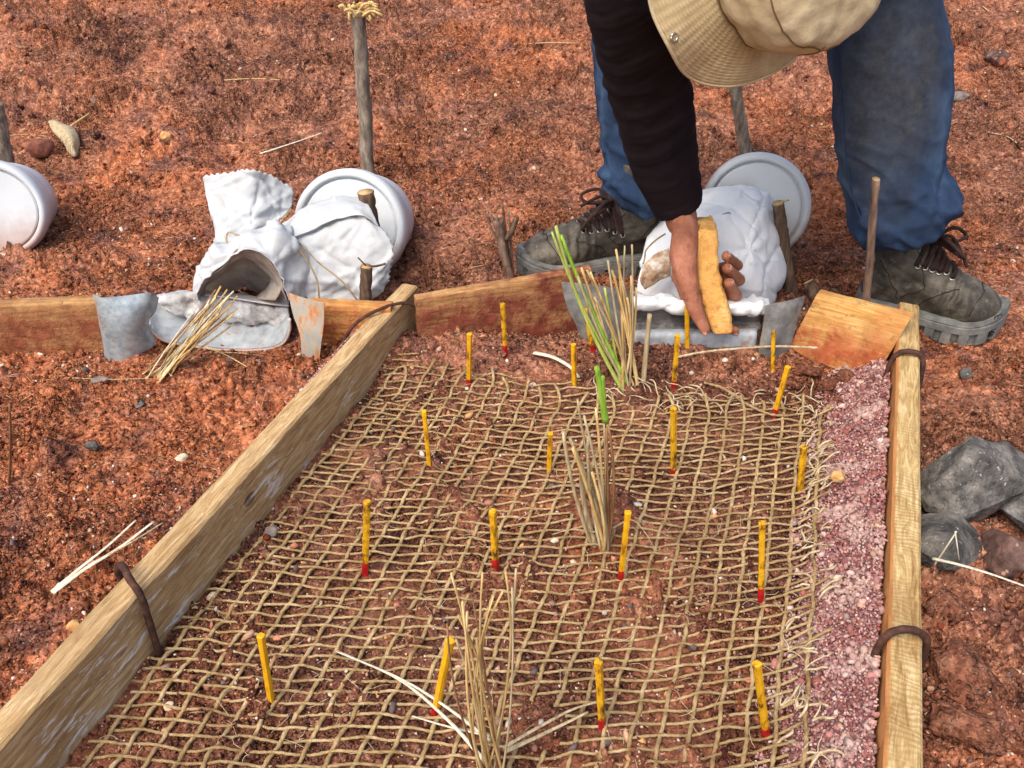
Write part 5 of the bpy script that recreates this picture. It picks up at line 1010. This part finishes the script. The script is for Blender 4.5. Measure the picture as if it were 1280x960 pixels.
chain(mb, [hpR, hpL], [.118, .118]); chain(mb, [hipc+A(0, -.02, 0), hipc+A(0, .02, -.03)], [.135, .14])
# rolled bulge of the left cuff, and rolls at the right cuff
chain(mb, [dep(1120, 262, 1.565), dep(1160, 262, 1.58), dep(1182, 258, 1.61), dep(1188, 264, 1.66)], [.020, .020, .022, .020])
chain(mb, [dep(1080, 275, 1.575), dep(1110, 292, 1.565), dep(1150, 288, 1.57), dep(1180, 278, 1.60)], [.016, .018, .018, .018])
chain(mb, [dep(758, 214, 1.85), dep(785, 232, 1.80), dep(812, 250, 1.80), dep(838, 262, 1.84)], [.022, .024, .026, .024])
chain(mb, [dep(760, 234, 1.87), dep(785, 252, 1.825), dep(808, 266, 1.82)], [.016, .018, .018])
jV, jF = remesh(mb.verts(), mb.f, .0052, 5)
jN = vnormals(jV, jF)
low = sstep(.42, .16, jV[:, 2]); q = jV*np.array([7, 7, 15]); q[:, 2] += jV[:, 0]*9
w1 = fbm(q, 3, 31); rid = (1-np.abs(fbm(jV*np.array([6, 6, 17])+np.array([0, 0, 1.])*(jV[:, :1]*7), 2, 33))*2.4)
fold = np.clip(rid, 0, 1)**2
def crease_pts(V, N, n, amp, seed, ok, axis):
    rg = np.random.default_rng(seed); h = np.zeros(len(V)); idx = np.where(ok)[0]
    for _ in range(n):
        i = rg.choice(idx); d = rg.normal(size=3)*np.array([1, 1, .45]); d -= N[i]*np.dot(d, N[i]); d /= np.linalg.norm(d)+1e-9; q = np.cross(N[i], d)
        t = (V-V[i])@d; u = (V-V[i])@q+.012*np.sin(t*22+rg.uniform(0, 6)); k = np.clip((N@N[i]), 0, 1)
        h += k*rg.choice([-1, .8])*rg.uniform(.4, 1)*np.exp(-np.abs(u)/rg.uniform(.005, .012))*np.exp(-(t/rg.uniform(.04, .1))**2)
    return h*amp
jc = crease_pts(jV, jN, 46, .008, 3, (jV[:, 2] < .33), 0)+crease_pts(jV, jN, 26, .005, 4, (jV[:, 2] > .33) & (jV[:, 2] < .65), 0)
jV = jV+jN*jc[:, None]
jV = jV+jN*(.0055*w1*(.6+.6*low)+.010*fold*(.25+.75*low)-.004)[:, None]
MB().add(jV, jF).put('jeans', DENIM, per)
# side seam and hem stitching on the left leg
nt = NT('seam', .9, .1); nt.col(lin(44, 62, 92)); SEAM = nt.m
bvh = BVHTree.FromPolygons([Vector(v) for v in jV], jF)
def onsurf(x, y, lift=.001):
    d = Vector(ray(x, y)).normalized(); h = bvh.ray_cast(Vector(CC), d); return np.array(h[0])+np.array(h[1])*lift if h[0] else dep(x, y, 1.6)
P = spline(np.array([onsurf(x, y) for x, y in [(1046, 60), (1051, 110), (1056, 160), (1060, 210), (1068, 250), (1080, 285)]]), 50); V, F = tube(P, .0016, 6, flat=.6); MB().add(V, F).put('seam', SEAM, per)

# boots
nt = NT('boot_leather', .6, .4); c = nt.ramp(nt.noise(20, 5, .65), [(.3, lin(38, 34, 29)), (.48, lin(66, 60, 51)), (.62, lin(96, 89, 77)), (.78, lin(136, 126, 110))]); c = nt.mix(nt.ramp(nt.noise(60, 4, .7), [(.58, 0.), (.72, .5)]), c, lin(140, 130, 118)); nt.col(c); nt.bump(nt.noise(28, 5, .65), .005, .6); nt.bump(nt.noise(220, 3), .0008, .6); LEATH = nt.m
nt = NT('boot_rubber', .8, .3); c = nt.ramp(nt.noise(24, 5, .65), [(.3, lin(70, 70, 68)), (.5, lin(108, 110, 107)), (.72, lin(146, 144, 136))]); c = nt.mix(nt.ramp(nt.noise(40, 4, .7), [(.58, 0.), (.7, .6)]), c, lin(134, 104, 84)); nt.col(c); nt.bump(nt.noise(120, 4), .0012, .6); RUB = nt.m
nt = NT('lace', .9, .15); nt.col(nt.ramp(nt.noise(60, 3), [(.3, lin(44, 30, 28)), (.7, lin(76, 56, 52))])); nt.bump(nt.wave(300, None, 3), .0006); LACE = nt.m
nt = NT('eyelet', .35, .5); nt.b.inputs['Metallic'].default_value = .9; nt.col(lin(190, 188, 180)); EYE = nt.m
nt = NT('dark_rubber', .8, .3); nt.col(lin(34, 34, 34)); DRUB = nt.m
def boot(heel, direc, mirror, sc_=(1., 1.08, 1.2), lo=0.):
    d = np.array([direc[0], direc[1], 0.]); d /= np.linalg.norm(d); l = np.array([-d[1], d[0], 0])*mirror; zb = heel[2]
    W = lambda p: np.array(heel)+(lambda p: np.outer(p[:, 0], d)+np.outer(p[:, 1], l)+np.outer(p[:, 2], [0, 0, 1]))(np.asarray(p)*np.array(sc_))
    prof = np.array([[.004, .026, .085], [.02, .034, .115], [.05, .040, .150], [.085, .041, .158], [.115, .041, .142], [.15, .045, .116], [.19, .051, .096], [.225, .0535, .086], [.262, .050, .077], [.288, .040, .067], [.303, .026, .056], [.311, .010, .045]])
    K = spline(prof, 40); ph = np.linspace(0, 2*math.pi, 36, endpoint=False); rings = []
    for x_, w_, top in K:
        bot = .022; cz, hz = (top+bot)/2, (top-bot)/2; s, c = np.sin(ph), np.cos(ph)
        yy = np.sign(c)*np.abs(c)**.72*w_; zz = np.sign(s)*np.abs(s)**.82*hz; yy = yy*(1-.28*np.clip(zz/hz, 0, 1)**1.5*(1 if x_ < .2 else .6)); rings.append(np.stack([np.full(36, x_), yy-.006*math.sin(x_*9), cz+zz], 1))
    mb = MB(); V, F = loft(rings); mb.add(W(V), F)
    sh = []
    for t in np.linspace(0, 1, 12):
        z = .07+t*.135; sh.append(np.stack([.062-.010*t+np.cos(ph)*(.056-.004*t), np.sin(ph)*.044, np.full(36, z)], 1))
    V, F = loft(sh); mb.add(W(V), F)
    V, F = remesh(mb.verts(), mb.f, .0038, 6); N = vnormals(V, F)
    L = (V-heel)@d/sc_[0]; Zz = (V[:, 2]-zb)/sc_[2]; Lt = (V-heel)@l/sc_[1]
    flex = np.exp(-((L-.195)/.035)**2)*sstep(.03, .07, Zz)
    V = V+N*(.0028*fbm(V*32, 4, 3)+flex*.003*np.sin((L-.2*Lt)*2*math.pi/.021+3*fbm(V*25, 2, 4))-.0022*np.exp(-((L-.262+.4*np.abs(Lt))/.0035)**2)-.002*np.exp(-((Zz-.10+.30*(L-.06))/.003)**2)*(L < .13))[:, None]
    sub = thing_part('boot', V, F, LEATH)
    # sole: outline with lugs cut into its edge
    th = np.linspace(0, 2*math.pi, 220, endpoint=False)
    xs_ = np.concatenate([[-.002], np.linspace(.004, .306, 60), [.3125, .3155]]); ws_ = np.interp(xs_, K[:, 0], K[:, 1]); ws_[0] = .004; ws_[1] = max(ws_[1], .022); ws_[-2] = .010; ws_[-1] = .003
    cont = np.concatenate([np.stack([xs_, ws_], 1), np.stack([xs_, -ws_], 1)[::-1]]); cont = np.concatenate([cont, cont[:1]])
    al = np.concatenate([[0], np.cumsum(np.linalg.norm(np.diff(cont, axis=0), axis=1))]); aq = np.linspace(0, al[-1], 221)[:-1]
    cx_ = np.interp(aq, al, cont[:, 0]); cy_ = np.interp(aq, al, cont[:, 1])
    for _ in range(6): cx_ = (np.roll(cx_, 1)+2*cx_+np.roll(cx_, -1))/4; cy_ = (np.roll(cy_, 1)+2*cy_+np.roll(cy_, -1))/4
    tx_ = np.roll(cx_, -1)-np.roll(cx_, 1); ty_ = np.roll(cy_, -1)-np.roll(cy_, 1); tl_ = np.hypot(tx_, ty_); nx_, ny_ = -ty_/tl_, tx_/tl_
    sg_ = np.sign(np.sum(nx_*(cx_-.16)+ny_*cy_)); nx_, ny_ = nx_*sg_, ny_*sg_
    def outline(th, grow, zlev, lug):
        k = np.arange(220); g_ = grow+.0045-lug*((k % 11) < 4); X_ = cx_+nx_*g_; return np.stack([X_, cy_+ny_*g_-.006*np.sin(cx_*9), [zlev(q) for q in X_]], 1)
    toeup = lambda x_: .014*max(0, (x_-.23)/.08)**1.6
    heelgap = lambda x_: .0
    up_ = lambda h: (lambda x_: h+toeup(x_))
    rings = [outline(th, -.006, up_(.0), .0), outline(th, .0, up_(.0005), .007), outline(th, .001, up_(.010), .007), outline(th, .0012, up_(.019), .0065), outline(th, .0016, up_(.0205), .0), outline(th, .0015, up_(.030), 0), outline(th, .0002, up_(.0315), 0), outline(th, .0010, lambda x_: .033+toeup(x_)+.004*max(0, (x_-.25)/.06), 0), outline(th, -.001, lambda x_: .038+toeup(x_)+.007*max(0, (x_-.24)/.07)+.006*max(0, (.05-x_)/.05), 0), outline(th, -.010, lambda x_: .039+toeup(x_)+.005*max(0, (x_-.24)/.07), 0)]
    V, F = loft(rings); s = MB().add(W(V), F).put('sole', RUB, None); reparent(s, sub)
    for p in s.data.polygons: p.use_smooth = False
    # tongue, laces, eyelets laid on the leather
    bv = BVHTree.FromPolygons([Vector(v) for v in V_of(sub)], [list(p.vertices) for p in sub.data.polygons])
    def top(x_, y_, lift):
        y_ = y_+lo; o = W(np.array([[x_+.05, y_*1.9, .32]]))[0]; t = W(np.array([[x_-.01, y_*.7, .06]]))[0]; h = bv.ray_cast(Vector(o), Vector(t-o).normalized()); return (np.array(h[0])+np.array(h[1])*lift) if h[0] else W(np.array([[x_, y_, np.interp(x_, K[:, 0], K[:, 2])]]))[0]
    xs = np.linspace(.185, .105, 6)
    for i, x_ in enumerate(xs):
        wd = .020+.012*(i/5)
        for sg in (-1, 1):
            e = top(x_, sg*wd, .0012); n_ = e-W(np.array([[x_, 0, .05]]))[0]; n_ /= np.linalg.norm(n_)
            a1 = d-n_*np.dot(d, n_); a1 /= np.linalg.norm(a1); a2 = np.cross(n_, a1); ring = np.array([e+(a1*math.cos(q)+a2*math.sin(q))*.0042 for q in np.linspace(0, 2*math.pi, 15)])
            V, F = tube(ring, .0013, 6); reparent(MB().add(V, F).put('eyelet', EYE, None), sub)
        for sg in (-1, 1):
            if i == 5 and sg == 1: continue
            x2 = xs[min(i+1, 5)] if sg > 0 else x_-.004
            pts = [top(x_, -wd*sg, .002), top(x_*.7+x2*.3, -wd*.4*sg, .0055+.002*(sg > 0)), top(x_*.4+x2*.6, wd*.3*sg, .0055+.002*(sg > 0)), top(x2, wd*sg, .002)]
            V, F = tube(spline(np.array(pts), 16), .0044, 7, flat=.7); reparent(MB().add(V, F).put('lace', LACE, None), sub)
    # stitched seams: toe cap, quarter panels, collar
    def nearw(p, lift=.0006):
        h = bv.find_nearest(Vector(W(np.array([p]))[0])); return np.array(h[0])+np.array(h[1])*lift
    lines = [[nearw([.262-.028*(y/.045)**2, y*1.15, .10-.05*abs(y/.045)]) for y in np.linspace(-.045, .045, 24)]]
    for sg in (-1, 1):
        lines.append([nearw(q) for q in spline(np.array([[.10, sg*.05, .135], [.125, sg*.055, .10], [.12, sg*.058, .07], [.085, sg*.058, .052]]), 20)])
        lines.append([nearw(q) for q in spline(np.array([[.012, sg*.05, .105], [.05, sg*.055, .085], [.075, sg*.058, .06], [.08, sg*.06, .045]]), 20)])
        lines.append([nearw(q) for q in spline(np.array([[.20, sg*.045, .085], [.17, sg*.052, .075], [.14, sg*.056, .06], [.125, sg*.06, .045]]), 20)])
    mbs = MB()
    for ln in lines: V, F = tube(np.array(ln), .0008, 5); mbs.add(V, F)
    reparent(mbs.put('stitching', LACE, None), sub)
    # bow: two loops and two loose ends
    k0 = top(.105, 0, .012)
    for pts in ([k0, k0+d*.03+l*.035+A(0, 0, .012), k0+d*.055+l*.05+A(0, 0, -.005), k0+d*.04+l*.03+A(0, 0, -.012), k0], [k0, k0+d*.02-l*.035+A(0, 0, .014), k0+d*.05-l*.055+A(0, 0, -.002), k0+d*.045-l*.03+A(0, 0, -.012), k0], [k0, k0+d*.03+l*.018, k0+d*.055+l*.016+A(0, 0, -.03), k0+d*.07+l*.014+A(0, 0, -.052)], [k0, k0+d*.02-l*.02+A(0, 0, .004), k0+d*.06-l*.03+A(0, 0, -.018)]):
        V, F = tube(spline(np.array(pts), 30), .0042, 7, flat=.8); reparent(MB().add(V, F).put('lace_bow', LACE, None), sub)
    return sub, W, top
def V_of(o): return np.array([np.array(v.co) for v in o.data.vertices])+np.array(per.location)
def thing_part(name, V, F, mat): return MB().add(V, F).put(name, mat, per)
def reparent(o, sub):
    o.parent = sub; o.location = np.array(o.location)-np.array(per.location)
hl = A(.704, 1.58, g1(.74, 1.55)-.004)
bt, W, top = boot(hl, (.91, -.41), 1, (.83, 1.14, 1.28), -.015)
# toe badge: a small frame with chevrons on the rubber toe
def badge(W, cx, cz, ang):
    mb = MB()
    def P(u, v): a = ang+u/.062; return np.array([[.244+.072*math.cos(a), .06*math.sin(a), cz+v]])
    def seg(a, b): V, F = tube(np.array([W(P(*a))[0], W(P(*b))[0]]), .0011, 5); mb.add(V, F)
    w_, h = .008, .017
    for a, b in (((-w_, -h), (w_, -h)), ((w_, -h), (w_, h)), ((w_, h), (-w_, h)), ((-w_, h), (-w_, -h))): seg(a, b)
    for k in range(-2, 3): seg((-w_*.7, k*.0062-.002), (0, k*.0062+.002)); seg((0, k*.0062+.002), (w_*.7, k*.0062-.002))
    reparent(mb.put('toe_badge', DRUB, None), bt)
badge(W, 0, .036, -.75)
hl2 = A(.322, 1.775, g1(.3, 1.77)-.004)
boot(hl2, (-.975, -.22), 1, lo=.013)

# sponge held in the hand
nt = NT('foam', .95, .1); c = nt.ramp(nt.noise(22, 4, .6), [(.3, lin(208, 146, 74)), (.55, lin(228, 174, 100)), (.75, lin(237, 196, 130))]); c = nt.mix(nt.ramp(nt.noise(34, 4, .65), [(.52, 0.), (.7, .7)]), c, lin(170, 104, 60)); nt.col(c); nt.bump(nt.vor(420), .0016, .8); nt.bump(nt.noise(60, 4, .7), .003, .6); FOAM = nt.m
sec = [(870, 897, 289, 1.555), (869, 898, 305, 1.555), (870, 899, 330, 1.556), (874, 903, 358, 1.558), (881, 910, 385, 1.562), (888, 915, 405, 1.567), (893, 917, 418, 1.57)]
rings = []
for x0, x1, y_, Z in sec:
    a = dep(x0, y_+1.5, Z); b = dep(x1, y_-1.5, Z); bk = np.array([.004, .066, .002]); ex = b-a; e = .10
    ring = [a+ex*e, a+ex*.5, b-ex*e, b+bk*.08, b+bk*.5, b+bk*.94, b+bk-ex*e, a+bk+ex*.5, a+bk+ex*e, a+bk*.94, a+bk*.5, a+bk*.08]; rings.append(ring)
rings = spline(np.array(rings), 44); cen = rings.mean(1)
e0 = np.concatenate([[cen[0]+(rings[0]-cen[0])*k+np.array([0, 0, 1])*(.0025*(1-k)) for k in (.5, .93)], rings, [cen[-1]+(rings[-1]-cen[-1])*k-np.array([0, 0, 1])*(.002*(1-k)) for k in (.93, .5)]])
V, F = loft(e0); V, F = remesh(V, F, .0024, 3); N = vnormals(V, F); V = V+N*(.0024*fbm(V*60, 4, 3, .6)+.003*fbm(V*17, 2, 6))[:, None]
tag(MB().add(V, F).put('sponge', FOAM), 'thick orange yellow foam sponge gripped in the worker\'s right hand', 'sponge')

# bucket hat
nt = NT('khaki_cotton', .92, .12); c = nt.ramp(nt.noise(20, 4, .6), [(.3, lin(176, 158, 122)), (.55, lin(200, 183, 147)), (.75, lin(216, 202, 170))]); c = nt.mix(nt.ramp(nt.noise(44, 4, .65), [(.6, 0.), (.74, .3)]), c, lin(150, 126, 94)); weave = nt.noise(600, 2); nt.col(c); nt.bump(weave, .0006, .6); nt.bump(nt.noise(34, 4, .6), .004, .6); KHAKI = nt.m
nt = NT('khaki_quilted', .92, .12); c = nt.ramp(nt.noise(24, 4, .6), [(.3, lin(172, 152, 114)), (.55, lin(194, 174, 134)), (.75, lin(210, 193, 156))]); sp = nt.sep(nt.co)
rad = nt.math('SQRT', nt.math('ADD', nt.math('MULTIPLY', sp[0], sp[0]), nt.math('MULTIPLY', sp[1], sp[1]))); ringw = nt.math('SINE', nt.math('MULTIPLY', rad, 2*math.pi/.0082)); anw = nt.math('SINE', nt.math('MULTIPLY', nt.math('ARCTAN2', sp[1], sp[0]), 74.)); nt.t.nodes[-1]
pk = nt.math('MULTIPLY', nt.math('ABSOLUTE', ringw), nt.math('ADD', .6, nt.math('MULTIPLY', anw, nt.math('MULTIPLY', nt.noise(16, 2), .8))))
nt.col(nt.mix(nt.math('MULTIPLY', nt.ramp(nt.math('ABSOLUTE', ringw), [(.0, 1.), (.16, 0.)]), .22), c, lin(120, 98, 70))); nt.bump(pk, .0012, .7); nt.bump(nt.noise(500, 2), .0005, .5); QUILT = nt.m
hc = dep(956, -70, 1.135); axc = np.array([.54, -.33, .78]); axc /= np.linalg.norm(axc)   # camera-space lean of the crown: right, down, towards the lens
hax = RT*axc[0]+UP*axc[1]-FW*axc[2]
hx = np.cross(hax, UP); hx /= np.linalg.norm(hx); hy = np.cross(hax, hx); HM = Matrix(((hx[0], hy[0], hax[0]), (hx[1], hy[1], hax[1]), (hx[2], hy[2], hax[2]))).to_4x4(); HM.translation = Vector(hc)
hat = bpy.data.objects.new('hat', None); COL.objects.link(hat)
HQ = lambda V: V@np.array([hx, hy, hax])+hc
def hatpart(name, V, F, mat, parent):
    o = MB().add(V, F).put(name, mat, None, world=False); o.parent = parent; return o
bpy.data.objects.remove(hat)
ph = np.linspace(0, 2*math.pi, 121)[:-1]
def hring(r, h, k): return np.stack([np.cos(ph)*r, np.sin(ph)*r*1.06, h], 1)
rr = np.linspace(.094, .168, 18); rings = []
for r in rr:
    q = (r-.094)/.074; wv = .013*np.sin(3*ph+.8)+.006*np.sin(5*ph+2.2)+.004*np.sin(8*ph); rings.append(np.stack([np.cos(ph)*r, np.sin(ph)*r*1.05, -.034*q**1.15+wv*q**1.5], 1))
g = np.array(rings); g = np.concatenate([g, g[:, :1]], 1); V, F = sheet(g, .0032); brim = MB().add(V, F).put('hat', QUILT, None, world=False); brim.parent = per
brim.matrix_world = HM; brim.matrix_parent_inverse = Matrix.Identity(4); brim.matrix_basis = Matrix.Translation(-Vector(per.location)) @ HM
prof = [(.0975, -.004), (.0995, .006), (.103, .02), (.107, .05), (.107, .078), (.102, .096), (.09, .107), (.064, .115), (.03, .118), (.001, .119)]
P = spline(np.array(prof), 46); rings = [np.stack([np.cos(ph)*r, np.sin(ph)*r*1.06, np.full(120, h)], 1) for r, h in P]
V, F = loft(rings, cap=False); Nn = vnormals(V, F); Nn *= np.sign((Nn*V).sum(1).mean())
V = V*1.06+np.array([np.dot(hx, RT*.020-UP*.010), np.dot(hy, RT*.020-UP*.010), 0.])+Nn*(.010*fbm(V*13, 3, 41)+.004*fbm(V*30, 2, 43))[:, None]; hatpart('crown', V, F, KHAKI, brim)
nt = NT('khaki_thread', .9, .1); nt.col(lin(112, 92, 64)); THREAD = nt.m
cb = BVHTree.FromPolygons([Vector(v) for v in V], F)
def oncrown(a, h, lift=.0008):
    o = Vector((math.cos(a)*.3, math.sin(a)*.3, h)); hit = cb.ray_cast(o, Vector((-math.cos(a), -math.sin(a), 0))); return np.array(hit[0])+np.array([math.cos(a), math.sin(a), 0])*lift if hit[0] else np.array([math.cos(a)*.09, math.sin(a)*.09, h])
for a0 in np.arange(4)*math.pi/2+.35:
    pts = np.array([oncrown(a0, h) for h in np.linspace(.0, .104, 14)]); V, F = tube(spline(pts, 40), .0011, 5); hatpart('seam', V, F, THREAD, brim)
pts = np.array([oncrown(a, .098) for a in np.linspace(0, 2*math.pi, 70)]); V, F = tube(pts, .0011, 5); hatpart('seam', V, F, THREAD, brim)
pts = np.array([oncrown(a, .003) for a in np.linspace(0, 2*math.pi, 70)]); V, F = tube(pts, .0016, 5); hatpart('seam', V, F, THREAD, brim)
edge = np.array([g[-1, k] for k in range(121)]); V, F = tube(edge, .0026, 7); hatpart('brim_edge', V, F, KHAKI, brim)
dots = [float(np.dot(hx*math.cos(a)+hy*math.sin(a), -.72*RT-.69*UP)) for a in ph]; ka0 = int(np.argmax(dots))
for ka in (ka0, (ka0+60) % 120):
    e = g[15, ka]; V, F = tube(np.array([e+np.array([math.cos(q), math.sin(q), 0])*.0052+np.array([0, 0, .0026]) for q in np.linspace(0, 2*math.pi, 20)]), .0018, 7); hatpart('eyelet', V, F, EYE, brim)
nt = NT('hair', .7, .3); nt.col(lin(26, 20, 18)); nt.bump(nt.noise(200, 3, .6, nt.vec((8, 8, 1))), .002); HAIR = nt.m
mb = MB(); chain(mb, [headc+A(0, .045, .062), headc+A(0, -.005, .03)], [.078, .078]); V, F = remesh(mb.verts(), mb.f, .006, 2); MB().add(V, F).put('hair', HAIR, per)
